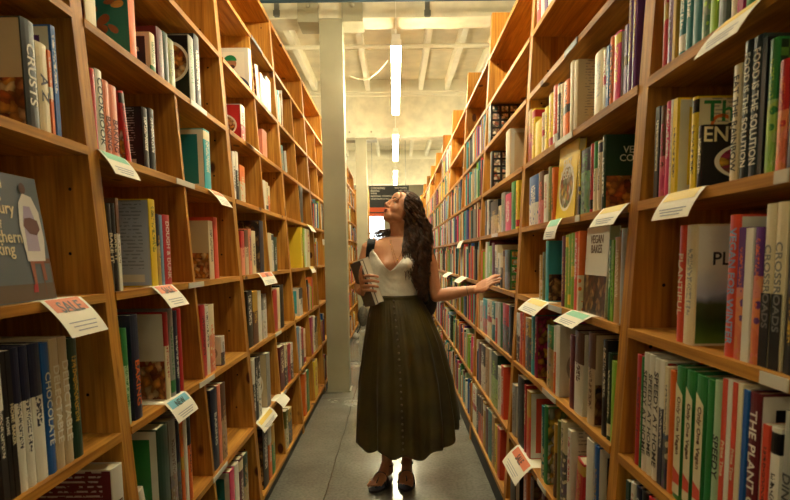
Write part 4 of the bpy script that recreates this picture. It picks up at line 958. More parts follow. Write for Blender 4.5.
# bright glazed doorway at the far end of the aisle
DM = plain('daylit_glass', (235, 240, 240), .2, emit=(232, 240, 245), estr=2.6)
mb = MB(); c = at_Y(374.5, 214, 23.9); d_ = at_Y(384, 214, 23.9); mb.box(c.x-.3, d_.x, 23.93, 23.97, 0.02, 2.9); o = mb.build('window_1', DM); tag(o, kind='structure')
FR = plain('door_frame_paint', (200, 192, 170), .5)
mb = MB(); xa, xb = c.x-.3, d_.x
mb.box(xa-.08, xa, 23.9, 24.0, 0, 3.0); mb.box(xb, xb+.08, 23.9, 24.0, 0, 3.0); mb.box(xa, xb, 23.9, 24.0, 2.9, 3.0); struct(mb, 'trim_1', FR)
# orange pine end panel of a bookcase standing across the end of the left run, and one on the right
def endcase(x0, x1, y0, y1, z1, label):
    root = empty('end_bookcase', ((x0+x1)/2, (y0+y1)/2, 0)); w = (x1-x0)/2; d = (y1-y0)/2
    for s in (-1, 1):
        mb = MB(); mb.box(min(s*w, s*(w-.03)), max(s*w, s*(w-.03)), -d, d, 0, z1); mb.build('upright', WZ, root)
    mb = MB(); mb.box(-w+.031, w-.031, -d, -d+.02, 0, z1); mb.build('back_panel', WZ, root)
    for k in range(6):
        mb = MB(); mb.box(-w+.031, w-.031, -d+.021, d, .1 + k*.38, .12 + k*.38); mb.build('shelf', WY, root)
    tag(root, label, 'bookcase', 'bookcases across the far end of the aisle')
endcase(XR0+.12-.0, XR0+1.3, 14.3, 14.75, 2.75, 'pine bookcase back panel past the far end of the right side bookcases')
endcase(-1.6, -.62, 14.4, 14.9, 2.9, 'pine bookcase back panel past the far end of the left side bookcases')
# small wheeled trolley bag standing far down the aisle
g = at_Z(356.5, 338, 0); root = empty('trolley_bag', (g.x, g.y, 0))
BAG = paint('grey_canvas', (98, 92, 78), .3, .8, .3, 30)
bx = at_Y(363, 316, g.y) - Vector((g.x, g.y, 0))
mb = MB(); mb.ball(bx, (.085, .10, .17), 16, 10); mb.build('bag', BAG, root, smooth=True)
mb = MB(); mb.tube([(.0, .0, .06), (bx.x*.5, 0, bx.z*.45), (bx.x+.03, 0, bx.z+.26), (bx.x+.08, 0, bx.z+.3)], .012, 8); mb.build('handle', plain('dark_rubber', (22, 22, 22), .6), root, smooth=True)
for s in (-1, 1):
    mb = MB(); mb.tube([(.0, s*.07-.012, .045), (0, s*.07, .045), (.0, s*.07+.012, .045)], .045, 14); mb.build('wheel', plain('pale_wheel', (205, 200, 190), .5), root, smooth=True)
tag(root, 'small grey trolley bag with pale wheels standing by the left shelves', 'bag')
# ---------------------------------------------------------------- the woman
YB = 3.32
def skin_mat():
    m, nt, b = new_mat('skin'); tc = N(nt, 'ShaderNodeTexCoord'); n1 = N(nt, 'ShaderNodeTexNoise'); n1.inputs['Scale'].default_value = 14; nt.links.new(tc.outputs['Object'], n1.inputs['Vector'])
    r = ramp(nt, [(.3, (196, 134, 98)), (.7, (212, 152, 114))]); nt.links.new(n1.outputs['Fac'], r.inputs[0]); nt.links.new(r.outputs[0], b.inputs['Base Color'])
    b.inputs['Roughness'].default_value = .45; b.inputs['Subsurface Weight'].default_value = .08; b.inputs['Subsurface Radius'].default_value = (.02, .008, .004)
    return m
SKIN = skin_mat()
P0 = at_Y(397, 487, YB); P0.z = 0; P0.y = YB
person = empty('person', P0)
def W(px, py, dy=0.0): return at_Y(px, py, YB+dy) - P0
tag(person, 'woman with long wavy dark hair in white top and long olive skirt, looking up', 'person')
# torso profile: (py, centre px, half width, half depth)
prof = [(326, 397.5, .165, .115), (314, 397, .163, .112), (304, 396.5, .142, .098), (296, 396, .126, .086), (284, 395.5, .126, .086), (272, 395.5, .134, .092), (262, 396, .146, .096), (252, 396.5, .156, .088), (246, 397, .160, .074), (241, 397.5, .125, .062), (237, 398, .07, .052)]
PZ = [(W(c, py).z, W(c, py).x, hw, hd) for py, c, hw, hd in prof]
def tor(z):
    if z <= PZ[0][0]: return PZ[0][1:]
    for a, b in zip(PZ[:-1], PZ[1:]):
        if z <= b[0]:
            t = (z-a[0])/(b[0]-a[0]); return tuple(a[i]*(1-t)+b[i]*t for i in (1, 2, 3))
    return PZ[-1][1:]
zb_ = W(396, 265).z
def torso_pt(ph, z, e=0.0):
    cx, hw, hd = tor(z)
    x = (hw+e)*math.cos(ph); y = (hd+e)*math.sin(ph)
    ax = abs(math.sin(ph))
    for s in (-1, 1):
        if math.sin(ph) < 0:
            y -= .045*math.exp(-((x - s*.068)/.045)**2 - ((z-zb_)/.042)**2)*ax
    return Vector((cx + x, y, z))
body = MB()
nz_ = 40; zlo, zhi = PZ[0][0], PZ[-1][0]
body.rings([[torso_pt(2*PI*k/40, zlo + (zhi-zlo)*i/nz_) for k in range(40)] for i in range(nz_+1)])
# neck and head
HS = .92; HC = W(401.2, 210.0, -.005)
HR = Matrix.Rotation(math.radians(-60), 3, 'Z') @ Matrix.Rotation(math.radians(-29), 3, 'X')
def H(x, y, z): return HC + HR @ (Vector((x, y, z))*HS)
def hball(c, r, n=20, m=14): body.ball(H(*c), tuple(v*HS for v in r), n, m, rot=HR)
hball((0, .018, .035), (.074, .092, .085)); hball((0, -.022, -.024), (.060, .066, .078)); hball((0, -.066, -.092), (.023, .022, .020)); hball((0, -.045, -.075), (.043, .044, .034))
for s in (-1, 1):
    hball((s*.032, -.052, -.026), (.029, .029, .034)); hball((s*.012, -.099, -.031), (.0085, .010, .007)); hball((s*.03, -.073, .022), (.024, .014, .008))
    hball((s*.036, -.026, -.066), (.021, .040, .026)); hball((s*.074, .004, -.008), (.008, .017, .028))
    hball((s*.031, -.0715, .0095), (.0165, .0135, .0050)); hball((s*.031, -.070, -.0045), (.0155, .0125, .0042))
body.tube([H(0, -.082, .022), H(0, -.094, .0), H(0, -.106, -.022), H(0, -.108, -.030)], [.007*HS, .0075*HS, .0105*HS, .0095*HS], 12)
hball((0, -.080, -.056), (.026, .014, .020)); hball((0, -.062, .05), (.045, .022, .035))
body.tube([W(398.5, 246, .012), W(398.5, 238, .012), W(399, 230, .014), H(0, .014, -.055), H(0, .01, -.02)], [(.066, .05), (.050, .046), (.043, .045), (.045, .046), .043], 20)
body.tube([W(398.5, 242, .012), W(396.5, 232, -.008), H(0, -.02, -.07)], [.035, .032, .03], 14)
# arms
S1, E1, K1 = W(369, 249, .01), W(360, 287, .055), W(361.5, 291.5, -.115)
S2, E2, K2 = W(427, 249, .01), W(436.5, 296, .0), W(476, 289.3, -.06)
body.tube([W(378, 245, .01), S1, S1.lerp(E1, .3), S1.lerp(E1, .7), E1], [.05, .046, .043, .036, .034], 16)
body.tube([E1, E1.lerp(K1, .3), E1.lerp(K1, .75), K1], [.033, .037, .028, .0235], 16); body.ball(E1, .034, 14, 10)
body.tube([W(418, 245, .01), S2, S2.lerp(E2, .3), S2.lerp(E2, .7), E2], [.05, .046, .043, .036, .034], 16)
body.tube([E2, E2.lerp(K2, .3), E2.lerp(K2, .75), K2], [.033, .038, .028, .0225], 16); body.ball(E2, .035, 14, 10)
# hand reaching to the shelf: palm, four fingers, thumb
def chain(pts, r0, r1): 
    n = len(pts); body.tube(pts, [r0 + (r1-r0)*i/(n-1) for i in range(n)], 10); body.ball(pts[-1], r1, 10, 8)
    for i, p in enumerate(pts[1:-1]): body.ball(p, (r0 + (r1-r0)*(i+1)/(n-1))*1.06, 10, 8)
KN = W(487.5, 283.5, -.10)
ax = (KN-K2).normalized(); sp = Vector((0, .86, .50)); sp = (sp - ax*sp.dot(ax)).normalized(); nrm_ = ax.cross(sp).normalized()
for k in range(5):
    s_ = (k-2)*.0165
    body.tube([K2 + sp*s_*.55, K2.lerp(KN, .5) + sp*s_*.95, KN + sp*s_*1.05], [.0145, .0135, .0105], 10)
XF = faceX('R', 1.22) + .010 - P0.x      # where the spines stand
tips = [((499.5, 281.5), -.135, .070), ((503.5, 277.5), -.115, .078), ((505.0, 273.8), -.090, .074), ((502.5, 272.8), -.062, .058)]
for k, ((tx, ty), dy, ln) in enumerate(tips):
    root_ = KN + sp*(k-1.5)*.020; tip = W(tx, ty, dy); tip.x = min(tip.x, XF)
    tip = root_ + (tip-root_).normalized()*ln
    mid = root_.lerp(tip, .45) + Vector((0, 0, .006)); m2 = root_.lerp(tip, .75) + Vector((0, 0, .004))
    chain([root_ - ax*.012, root_, mid, m2, tip], .0098, .0074)
th0 = K2.lerp(KN, .25) - sp*.022
chain([th0, th0 + ax*.025 - sp*.016 + Vector((0, 0, -.004)), th0 + ax*.050 - sp*.020 + Vector((0, 0, -.006)), th0 + ax*.066 - sp*.018 + Vector((0, 0, -.004))], .0115, .0078)
# hand round the held books
KB = W(363.0, 281.5, -.150)
for k in range(5):
    s_ = (k-2)*.0155
    body.tube([K1 + Vector((.004, 0, s_*.6)), K1.lerp(KB, .5) + Vector((0, 0, s_)), KB + Vector((0, 0, s_*1.2))], [.0135, .0135, .011], 10)
for k, (py, ln) in enumerate(((275.5, 1.0), (280.6, 1.05), (285.6, 1.0), (290.2, .85))):
    r_ = W(364.6, py+.6, -.160); 
    body_pts = [r_ + Vector((-.004, .012, 0)), r_, W(364.6+5.0*ln, py, -.205), W(364.6+9.8*ln, py+.4, -.210), W(364.6+13.2*ln, py+1.2, -.200)]
    chain(body_pts, .0104, .0080)
chain([W(361.8, 284, -.135), W(360.3, 277, -.165), W(360.6, 271, -.185), W(361.6, 266.4, -.190)], .0118, .0080)
# legs and feet
def leg(hip, knee, ank, toe, heel):
    body.tube([hip, hip.lerp(knee, .4), knee, knee.lerp(ank, .3), knee.lerp(ank, .7), ank], [.085, .075, .052, .053, .036, .030], 16)
    d = (toe-heel); d.z = 0; d.normalize(); side = Vector((-d.y, d.x, 0))
    a = heel; up = Vector((0, 0, 1))
    L = (toe-heel).length
    P = lambda f, z: heel + d*(L*f) + up*z
    body.tube([ank, ank.lerp(P(.14, .05), .5), P(.12, .042)], [.030, .031, .030], 14)
    body.tube([P(.03, .034), P(.12, .036), P(.3, .046), P(.5, .040), P(.68, .028), P(.8, .022)], [(.024, .020), (.030, .024), (.031, .032), (.037, .025), (.043, .016), (.040, .012)], 16)
    body.tube([ank, P(.35, .06), P(.55, .042)], [.030, .030, .026], 14)
    return d, side, L
toeL, heelL = at_Z(373.5, 489.5, .014) - P0, at_Z(389, 476, .014) - P0
toeR, heelR = at_Z(405.5, 488, .014) - P0, at_Z(407.5, 472.5, .014) - P0
legs_ = []
for hip, knee, ank, toe, heel in ((W(388.5, 322), W(388, 385, -.01), None, toeL, heelL), (W(406, 322), W(406.5, 385, -.01), None, toeR, heelR)):
    d = (toe-heel); L0 = d.length; d.z = 0; d.normalize(); L = .235; heel = toe - d*L
    ank = heel + d*.045 + Vector((0, 0, .092))
    d, side, L = leg(hip, knee, ank, toe, heel)
    big = 1 if toe is toeR else -1
    for k in range(5):     # toes, the big one on the inner side
        f = (k-2)*.0165*(-big)
        ln = [.052, .046, .042, .036, .030][k]; r = [.0115, .0085, .008, .0075, .007][k]
        inner = -1 if toe is toeL else 1
        b0 = heel + d*(L*.74) + side*(-(k-2)*.0165*(1 if toe is toeL else -1))*-1 + Vector((0, 0, .022))
        chain([b0, b0 + d*ln*.5 + Vector((0, 0, .001)), b0 + d*ln + Vector((0, 0, -.006))], r*1.05, r)
    legs_.append((heel, toe, d, side, L, ank))
bo = body.build('tmp_body', SKIN)
rm = bo.modifiers.new('r', 'REMESH'); rm.mode = 'VOXEL'; rm.voxel_size = .0036; rm.use_smooth_shade = True
sm = bo.modifiers.new('s', 'SMOOTH'); sm.factor = .5; sm.iterations = 8
dg = bpy.context.evaluated_depsgraph_get(); dg.update()
me = bpy.data.meshes.new_from_object(bo.evaluated_get(dg)); bpy.data.objects.remove(bo)
me.polygons.foreach_set('use_smooth', [True]*len(me.polygons)); me.materials.clear(); me.materials.append(SKIN); me.name = 'body'
bo = bpy.data.objects.new('body', me); COL.objects.link(bo); bo.parent = person
# face details
EYE = plain('eye_white', (225, 215, 205), .25); IRIS = plain('iris_dark', (40, 22, 12), .2); LIP = plain('lips', (150, 72, 62), .4); BROW = plain('eyebrow_dark', (44, 28, 20), .8)
for s in (-1, 1):
    mb = MB(); mb.ball(H(s*.031, -.0700, .003), (.0115*HS, .0115*HS, .0090*HS), 14, 10, rot=HR); e_ = mb.build('eye', EYE, person, smooth=True)
    mb = MB(); mb.ball(H(s*.031 - .002, -.0795, .0045), (.0052*HS, .004*HS, .0052*HS), 12, 8, rot=HR); mb.build('iris', IRIS, e_, smooth=True)
    mb = MB(); mb.tube([H(s*.018, -.0855, .010), H(s*.031, -.0870, .0125), H(s*.046, -.074, .008)], [.0012, .0017, .001], 6); mb.build('lashes', BROW, e_, smooth=True)
    mb = MB(); mb.tube([H(s*.014, -.0885, .026), H(s*.03, -.0875, .031), H(s*.045, -.076, .029), H(s*.052, -.066, .024)], [(.002, .003), (.002, .0032), (.002, .0025), .001], 8); mb.build('eyebrow', BROW, person, smooth=True)
mb = MB()
mb.tube([H(-.021, -.083, -.0545), H(-.010, -.0935, -.0515), H(0, -.0955, -.0525), H(.010, -.0935, -.0515), H(.021, -.083, -.0545)], [.0015, .0042, .0045, .0042, .0015], 10)
mb.tube([H(-.019, -.083, -.0570), H(-.010, -.0925, -.0605), H(0, -.0945, -.0618), H(.010, -.0925, -.0605), H(.019, -.083, -.0570)], [.0015, .0048, .0055, .0048, .0015], 10)
mb.build('lips', LIP, person, smooth=True)
# white top
TOPM = paint('white_ribbed_cotton', (240, 236, 226), .05, .75, .15, 60)
mb = MB(); NP = 96; rows_ = []
zt0 = W(396, 298.5).z
def topz(ph):
    """height of the neckline round the body; ph = -90 deg is the front"""
    a = ph + PI/2 + .20
    while a > PI: a -= 2*PI
    while a < -PI: a += 2*PI
    a = abs(math.degrees(a))
    keys = [(0, 270.5), (10, 267), (22, 260), (34, 252.5), (42, 250), (52, 252), (64, 258), (85, 264), (180, 264)]
    for (a0, p0), (a1, p1) in zip(keys[:-1], keys[1:]):
        if a <= a1: return W(396, p0 + (p1-p0)*(a-a0)/(a1-a0)).z
    return W(396, 264).z
rg = []
for i in range(25):
    rg.append([torso_pt(2*PI*k/NP, zt0 + (topz(2*PI*k/NP)-zt0)*i/24, .0065 + .0012*math.sin(9*2*PI*k/NP + i)) for k in range(NP)])
mb.rings(rg, cap=False)
tp = mb.build('top', TOPM, person, smooth=True); so = tp.modifiers.new('Solidify', 'SOLIDIFY'); so.thickness = .002; so.offset = 1
mb = MB()
for s, sh in ((-1, W(374.5, 243.5, .0)), (1, W(420, 243.5, .0))):
    a = -PI/2 - .20 + s*math.radians(42); p = torso_pt(a, topz(a)-.004, .008)
    mb.tube([p, p.lerp(sh, .5) + Vector((0, -.012, .0)), sh + Vector((0, -.02, .014)), sh + Vector((0, .03, .016)), sh + Vector((0, .07, -.02))], [(.006, .0022)]*5, 8)
mb.build('shoulder_straps', TOPM, tp, smooth=True)
# skirt
def skirt_mat():
    m, nt, b = new_mat('olive_satin_cotton'); tc = N(nt, 'ShaderNodeTexCoord'); n1 = N(nt, 'ShaderNodeTexNoise'); n1.inputs['Scale'].default_value = 6; n1.inputs['Detail'].default_value = 5; nt.links.new(tc.outputs['Object'], n1.inputs['Vector'])
    r = ramp(nt, [(.3, (40, 33, 5)), (.7, (76, 64, 12))]); nt.links.new(n1.outputs['Fac'], r.inputs[0]); nt.links.new(r.outputs[0], b.inputs['Base Color'])
    b.inputs['Roughness'].default_value = .5; b.inputs['Sheen Weight'].default_value = .08; b.inputs['Sheen Roughness'].default_value = .4
    return m
SK = skirt_mat()
sp_ = [(296.5, 396.5, .138, .098), (302, 396.8, .144, .107), (314, 399, .170, .132), (342, 403, .218, .170), (380, 406, .262, .212), (416, 408, .282, .238), (445.5, 408.5, .288, .250)]
SZ = [(W(c, py).z, W(c, py).x, hw, hd) for py, c, hw, hd in sp_]
zw, zh = SZ[0][0], SZ[-1][0]
def sprof(z):
    for a, b in zip(SZ[:-1], SZ[1:]):
        if z >= b[0]:
            t = (a[0]-z)/(a[0]-b[0]); return tuple(a[i]*(1-t)+b[i]*t for i in (1, 2, 3))
    return SZ[-1][1:]
NS, NZS = 288, 60
ph_off = [R.uniform(0, 6.28) for _ in range(8)]
def skirt_pt(ph, s, e=0.0):
    hz = zh + .125*max(0, math.cos(ph))**2 + .050*max(0, -math.cos(ph))**2 + .0 * math.sin(ph) + .010*math.sin(3*ph+1.0) + .016*math.sin(11*ph+.4)*s
    z = zw + (hz-zw)*s
    cx, hw, hd = sprof(z)
    g = min(1, s*6)
    am = .016*g + .090*s
    w = math.sin(13*ph + ph_off[0] + 1.3*math.sin(2*ph+s)) * .62 + math.sin(21*ph + ph_off[1] + 1.5*s) * .3 + .25*math.sin(7*ph + ph_off[2] - s)
    gather = .0030*math.sin(64*ph + ph_off[3])*math.exp(-s*7)*g
    front = math.exp(-((ph + PI/2 + .12)/.10)**2)
    r = 1 + am*w*(1-.7*front) + gather/.13
    return Vector((cx + (hw+e)*r*math.cos(ph), (hd+e)*r*math.sin(ph), z))
mb = MB(); rg = []
for i in range(NZS+1):
    rg.append([skirt_pt(-PI + 2*PI*k/NS, (i/NZS)) for k in range(NS)])
mb.rings(rg, cap=False)
skirt = mb.build('skirt', SK, person, smooth=True); so = skirt.modifiers.new('Solidify', 'SOLIDIFY'); so.thickness = .003; so.offset = -1
mb = MB(); mb.rings([[Vector((SZ[0][1] + (.139)*math.cos(2*PI*k/72), .099*math.sin(2*PI*k/72), zw + dz)) for k in range(72)] for dz in (-.034, -.02, .0, .010)], cap=False)
wb = mb.build('waistband', SK, skirt, smooth=True); so = wb.modifiers.new('Solidify', 'SOLIDIFY'); so.thickness = .006; so.offset = 1
# placket and buttons
BUT = plain('button_horn', (110, 100, 78), .3); mb = MB()
phb = lambda s: -PI/2 + .02
rgp = []
for i in range(50):
    s = i/49*.985; p = skirt_pt(-PI/2 + .0, s, .0); q = skirt_pt(-PI/2+.10, s)
    rgp.append([skirt_pt(-PI/2 - .12 - .055*(.14/ max(.14, sprof(p.z)[1])) , s, .003), skirt_pt(-PI/2 - .12 + .055*(.14/max(.14, sprof(p.z)[1])), s, .003)])
mb.rings(rgp, cap=False, closed=False); mb.build('placket', SK, skirt, smooth=True)
for k in range(24):
    s = .02 + k*.0405; c = skirt_pt(-PI/2 - .12, s, .007)
    mb = MB(); mb.tube([c + Vector((0, .002, 0)), c + Vector((0, -.001, 0)), c + Vector((0, -.003, 0))], [.0062, .0062, .005], 12); mb.build('button', BUT, skirt, smooth=True)
# sandals
SOLE = plain('dark_leather_sole', (34, 20, 14), .5); STRAP = plain('dark_leather_strap', (42, 22, 15), .45)
for n_, (heel, toe, d, side, L, ank) in enumerate(legs_):
    rgs = []
    for z in (-.0135, -.001):
        rg = []
        for k in range(28):
            a = 2*PI*k/28; f = .5 - .5*math.cos(a); wd = (.030 + .014*max(0, math.sin((f-.25)*2.6)))*math.sin(a)
            wd = max(-.050, min(.050, wd*1.22))
            rg.append(heel + d*(L*1.06*f - .012 + .022*f) + side*wd + Vector((0, 0, z)))
        rgs.append(rg)
    mb = MB(); mb.rings(rgs); so_ = mb.build('sandal', SOLE, person)
    def arc(f, w_, h_, f2=None, r=(.005, .0022)):
        f2 = f if f2 is None else f2; pts = []
        for k in range(11):
            t = k/10; a = PI*t; pts.append(heel + d*(L*(f + (f2-f)*t)) + side*(w_*math.cos(a)) + Vector((0, 0, h_*math.sin(a)**.7 - .002)))
        q = MB(); q.tube(pts, [r]*11, 8); q.build('strap', STRAP, so_, smooth=True)
    arc(.74, .048, .040, .66); arc(.52, .045, .068, .62); arc(.62, .046, .062, .36)
    q = MB(); q.tube([ank + d*(.036*math.cos(a)) + side*(.036*math.sin(a)) + Vector((0, 0, -.012)) for a in [2*PI*k/16 for k in range(17)]], .0045, 8); q.build('strap', STRAP, so_, smooth=True)
    q = MB(); q.tube([heel + d*(L*.9) + Vector((0, 0, .002)), heel + d*(L*.84) + side*.006 + Vector((0, 0, .036)), heel + d*(L*.7) + Vector((0, 0, .043))], .0035, 8); q.build('strap', STRAP, so_, smooth=True)
# necklaces
GOLD = plain('gold', (214, 165, 80), .25, 1.0)
mb = MB()
for dep, wd in ((259, 6.5), (266.5, 7.5)):
    pts = []
    for k in range(15):
        t = k/14*2-1; px_ = 397.5 + wd*t; py_ = dep - (dep-240)*abs(t)**1.8
        z = W(px_, py_).z; x = W(px_, py_).x; cx, hw, hd = tor(z); u = max(-.98, min(.98, (x-cx)/hw)); y = torso_pt(-PI/2 + math.asin(u), z, .003).y
        pts.append(Vector((x, y, z)))
    mb.tube(pts, .0011, 6); mb.ball(pts[7] + Vector((0, -.002, -.006)), (.006, .002, .007), 10, 6)
mb.build('necklace', GOLD, person, smooth=True)
mb = MB(); mb.tube([W(436.6, 258, -.045), W(436.9, 259, -.045)], .001, 6)
# bracelet of fine tattoo-like beads is not built; thin bracelet on the wrist of the reaching arm
c = E2.lerp(K2, .8); t_ = (K2-E2).normalized(); a_ = t_.cross(Vector((0, 0, 1))).normalized(); b_2 = a_.cross(t_)
mb = MB(); mb.tube([c + a_*.0275*math.cos(k*PI/8) + b_2*.0275*math.sin(k*PI/8) for k in range(17)], .0014, 6); mb.build('bracelet', plain('dark_cord', (60, 40, 30), .6), person, smooth=True)
# hair
def hair_mat():
    m, nt, b = new_mat('dark_brown_hair'); tc = N(nt, 'ShaderNodeTexCoord'); n1 = N(nt, 'ShaderNodeTexNoise'); n1.inputs['Scale'].default_value = 40; nt.links.new(tc.outputs['Object'], n1.inputs['Vector'])
    sx = N(nt, 'ShaderNodeSeparateXYZ'); nt.links.new(tc.outputs['Object'], sx.inputs[0])
    r = ramp(nt, [(.3, (34, 20, 12)), (.7, (92, 60, 38))]); nt.links.new(n1.outputs['Fac'], r.inputs[0])
    nt.links.new(r.outputs[0], b.inputs['Base Color']); b.inputs['Roughness'].default_value = .38; b.inputs['Anisotropic'].default_value = .5
    return m
HAIR = hair_mat()
cu = bpy.data.curves.new('hair_strands', 'CURVE'); cu.dimensions = '3D'; cu.bevel_depth = .0030; cu.bevel_resolution = 1; cu.resolution_u = 2; cu.use_fill_caps = True
def strand(pts, r0=1.0, r1=.35):
    sp__ = cu.splines.new('POLY'); sp__.points.add(len(pts)-1)
    for i, p in enumerate(pts):
        sp__.points[i].co = (*p, 1); sp__.points[i].radius = r0 + (r1-r0)*(i/(len(pts)-1))**2
ENV = [(205, 414, 11), (220, 418, 13), (235, 419.5, 14), (252, 418.5, 13.5), (264, 418, 12), (279, 420, 9), (294, 422.5, 5), (310, 423, 3)]
def env(py):
    for a, b in zip(ENV[:-1], ENV[1:]):
        if py <= b[0]:
            t = max(0, (py-a[0])/(b[0]-a[0])); return a[1]+(b[1]-a[1])*t, a[2]+(b[2]-a[2])*t
    return ENV[-1][1:]
def smoothpath(P, n):
    out = []
    m = len(P)-1
    for i in range(n+1):
        u = i/n*m; k = min(int(u), m-1); t = u-k
        p0, p1, p2, p3 = P[max(k-1, 0)], P[k], P[k+1], P[min(k+2, m)]
        out.append(.5*((2*p1) + (-p0+p2)*t + (2*p0-5*p1+4*p2-p3)*t*t + (-p0+3*p1-3*p2+p3)*t*t*t))
    return out
def cap(th, ph, k=1.0):     # point on the scalp shell, th from crown axis, ph around (0 = +x, her left)
    v = Vector((.080*math.sin(th)*math.cos(ph), .018 + .100*math.sin(th)*math.sin(ph), .035 + .094*math.cos(th)))
    v = Vector((v.x*k, .018 + (v.y-.018)*k, .035 + (v.z-.035)*k)); return H(*v)
def wavy(P, n, amp, f, ph, start=.25):
    S_ = smoothpath(P, n); out = []
    for i, p in enumerate(S_):
        t = i/n; g = max(0, min(1, (t-start)/.2))*amp
        a = ph + f*t*2*PI
        out.append(p + Vector((math.cos(a)*g, math.sin(a)*g, .35*g*math.sin(a*1.3))))
    return out
for i in range(105):
    u, v = R.uniform(-1, 1), R.uniform(-1, 1)
    if u*u + v*v > 1: u *= .75; v *= .75
    # each lock starts near the parting, runs over the side of the head, then falls over the shoulder
    end = R.choice([R.uniform(270, 290), R.uniform(280, 300), R.uniform(255, 296)])
    azi0 = R.uniform(-.42, 1.45) if u > -.4 else R.uniform(-.46, .6); th1, th2 = R.uniform(.7, 1.0), R.uniform(1.35, 1.75)
    y00 = R.uniform(-.042, .05); amp, fr, phs = R.uniform(.009, .017), R.uniform(7, 12), R.uniform(0, 6.28); k2 = 1.08 + .08*R.random()
    for q_ in range(9):
        y0 = y00 + R.uniform(-.008, .008); azi = azi0 + R.uniform(-.09, .09); uu = u + R.uniform(-.10, .10); vv = v + R.uniform(-.12, .12); en = end + R.uniform(-8, 5)
        A = H(R.uniform(-.004, .010), y0, .035 + .092*math.sqrt(max(0, 1-((y0-.018)/.1)**2)))
        P = [A, cap(th1, azi, 1.03 + .03*R.random()), cap(th2, azi, k2)]
        py = 228
        while py < en:
            c_, hw_ = env(py); P.append(W(c_ + hw_*uu*.88, py, -.030 - .020*(1 if py > 245 else 0) + vv*.050)); py += 22
        c_, hw_ = env(en); P.append(W(c_ + hw_*uu, en, -.055 + vv*.04))
        strand(wavy(P, 72, amp*R.uniform(.85, 1.15), fr + R.uniform(-.25, .25), phs + R.uniform(-.4, .4), .22), R.uniform(.7, 1.15), .3)
for i in range(230):      # her right side and the back, falling behind the neck
    azi = R.uniform(1.5, 3.75); y0 = R.uniform(-.045, .07)
    A = H(R.uniform(-.012, .004), y0, .035 + .092*math.sqrt(max(0, 1-((y0-.018)/.1)**2)))
    B = cap(R.uniform(.7, 1.0), azi, 1.03); C = cap(R.uniform(1.4, 1.8), azi, 1.08)
    if R.random() < .5 and azi > 2.4:
        ex, ey = R.uniform(366, 388), R.uniform(232, 250); P = [A, B, C, W(394, 228, .07), W((392+ex)/2, (228+ey)/2 - 1, .05), W(ex, ey, R.uniform(-.04, .06))]
        am = .008
    else:
        ex = R.uniform(396, 424); P = [A, B, C, W(404 + R.uniform(-6, 14), 235, .09), W(ex, 262, .10), W(ex, R.uniform(275, 312), .105)]; am = .010
    strand(wavy(P, 40, am, R.uniform(4, 7), R.uniform(0, 6.28), .35), 1.0, .3)
for i in range(34):      # loose strands beside the face and over the chest
    y0 = R.uniform(-.05, -.035); A = H(R.uniform(0, .015), y0, .102)
    ex = R.uniform(398, 408); P = [A, cap(1.1, -.45 - R.random()*.1, 1.02), cap(1.6, -.35, 1.04), W(405, 232, -.05), W(ex+4, 252, -.10), W(ex + R.uniform(5, 10), R.uniform(264, 282), -.115)]
    strand(wavy(P, 40, .006, R.uniform(4, 6), R.uniform(0, 6.28), .4), .7, .3)
ho = bpy.data.objects.new('tmp_hair', cu); COL.objects.link(ho); dg = bpy.context.evaluated_depsgraph_get(); dg.update()
hme = bpy.data.meshes.new_from_object(ho.evaluated_get(dg)); bpy.data.objects.remove(ho)
mb = MB()
mb.ball(H(0, .030, .040), (.0785*HS, .090*HS, .0905*HS), 24, 16, rot=HR)
mb.tube([H(.02, .05, .0), W(415, 222, .0), W(419, 238, -.03), W(419, 256, -.05), W(420, 272, -.05), W(422, 286, -.05)], [(.070, .06), (.062, .07), (.062, .050), (.052, .042), (.036, .032), (.014, .016)], 18)
core = mb.mesh('core', [HAIR], True)
import bmesh
bm = bmesh.new(); bm.from_mesh(hme); bm.from_mesh(core); hm = bpy.data.meshes.new('hair'); bm.to_mesh(hm); bm.free()
hm.materials.clear(); hm.materials.append(HAIR); hm.polygons.foreach_set('use_smooth', [True]*len(hm.polygons)); hm.polygons.foreach_set('material_index', [0]*len(hm.polygons))
o = bpy.data.objects.new('hair', hm); COL.objects.link(o); o.parent = person

# backpack carried on her back, with its straps
NYL = paint('black_nylon', (26, 26, 28), .3, .7, .3, 40)
bp_ = empty('backpack', P0 + Vector((0, .2, 0))); off_ = Vector((0, .2, 0))
def rbox(c, rx, ry, rz, nn=32, mm=18, p=.45):
    mb = MB(); rg = []
    f = lambda v: math.copysign(abs(v)**p, v)
    for i in range(mm+1):
        ph = -PI/2 + PI*(.02 + .96*i/mm); rg.append([c + Vector((rx*f(math.cos(ph))*f(math.cos(2*PI*k/nn)), ry*f(math.cos(ph))*f(math.sin(2*PI*k/nn)), rz*f(math.sin(ph)))) for k in range(nn)])
    mb.rings(rg); return mb
c = W(403, 283, .215) - off_
rbox(c, .205, .082, .225).build('bag', NYL, bp_, smooth=True)
rbox(c + Vector((0, .105, -.06)), (.15), .03, .12).build('front_pocket', NYL, bp_, smooth=True)
def ribbon(pts, w, name):
    pts = smoothpath([p - off_ for p in pts], 36); mb = MB(); rg = []
    for i, p in enumerate(pts):
        t = (pts[min(i+1, 36)] - pts[max(i-1, 0)]).normalized(); wd = Vector((1, 0, 0)); wd = (wd - t*wd.dot(t)).normalized(); n = t.cross(wd)
        rg.append([p + wd*w*a + n*.006*b_ for a, b_ in ((-1, -.4), (-.9, -1), (.9, -1), (1, -.4), (1, .4), (.9, 1), (-.9, 1), (-1, .4))])
    mb.rings(rg); mb.build(name, NYL, bp_, smooth=False)
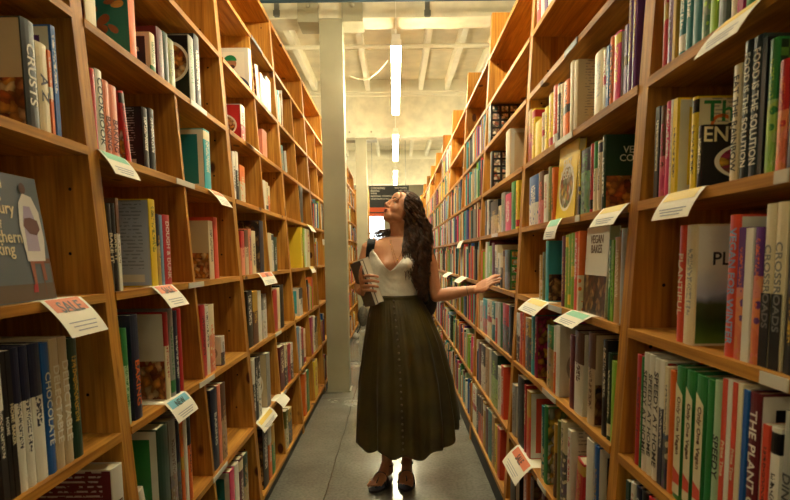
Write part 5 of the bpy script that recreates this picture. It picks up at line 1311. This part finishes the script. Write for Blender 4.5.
def onb(px, py, e):      # a point just off the front of the body
    p = W(px, py); cx, hw, hd = tor(p.z); u = max(-.97, min(.97, (p.x-cx)/hw)); q = torso_pt(-PI/2 + math.asin(u), p.z, e); q.x = p.x; return q
for x_ in ((372, 371, 370, 369.5, 370.5), (420, 421.5, 423, 424.5, 425)):
    ribbon([W(x_[0]+1, 256, .125), W(x_[0], 243, .095), W(x_[0], 239.6, .02), W(x_[1], 243, -.055), onb(x_[2], 255, .020), onb(x_[3], 274, .020), W(x_[4], 292, -.005), W(x_[4], 303, .12)], .022, 'shoulder_strap')
tag(bp_, 'black backpack with wide straps worn on the woman\'s back', 'backpack')

# two books held against her hip
top_, bot_ = at_Y(362.6, 258.5, YB-.165), at_Y(378.5, 303.5, YB-.165)
Lv = (top_-bot_); hl = Lv.length; zax = Lv.normalized(); yaw = math.radians(24)
dep = Vector((-math.sin(yaw), math.cos(yaw), 0)); dep = (dep - zax*dep.dot(zax)).normalized(); xax = dep.cross(zax).normalized()
def held(offx, t, d, h, cov, nm_, label, off2=0.0):
    o = empty('book', (0, 0, 0)); org = bot_ + xax*offx + zax*off2
    M = Matrix((xax, dep, zax)).transposed().to_4x4(); M.translation = org; o.matrix_world = M
    mb = MB(); c = .0022
    mb.box(0, c, 0, d, 0, h); mb.box(t-c, t, 0, d, 0, h); mb.box(c, t-c, d-c, d, 0, h); mb.build('cover', cov, o)
    mb = MB(); mb.box(c, t-c, .003, d-c, .003, h-.003); mb.build('pages', PAGE if nm_ else plain('white_pages', (228, 222, 205), .8), o)
    tag(o, label, 'book', 'books in the woman\'s hand')
held(-.0205, .020, .175, hl*.99, plain('dark_photo_cover', (58, 54, 46), .35), 0, 'dark covered paperback held by the woman against her hip, outer one', -.004)
held(.0003, .034, .18, hl, plain('pale_cover', (205, 198, 182), .4), 0, 'thick book with white page edges held by the woman, inner one')

# ---------------------------------------------------------------- ambient light of the hall
w = bpy.data.worlds.new('world'); scn.world = w; w.use_nodes = True
w.node_tree.nodes['Background'].inputs[0].default_value = (1, .95, .85, 1); w.node_tree.nodes['Background'].inputs[1].default_value = .015
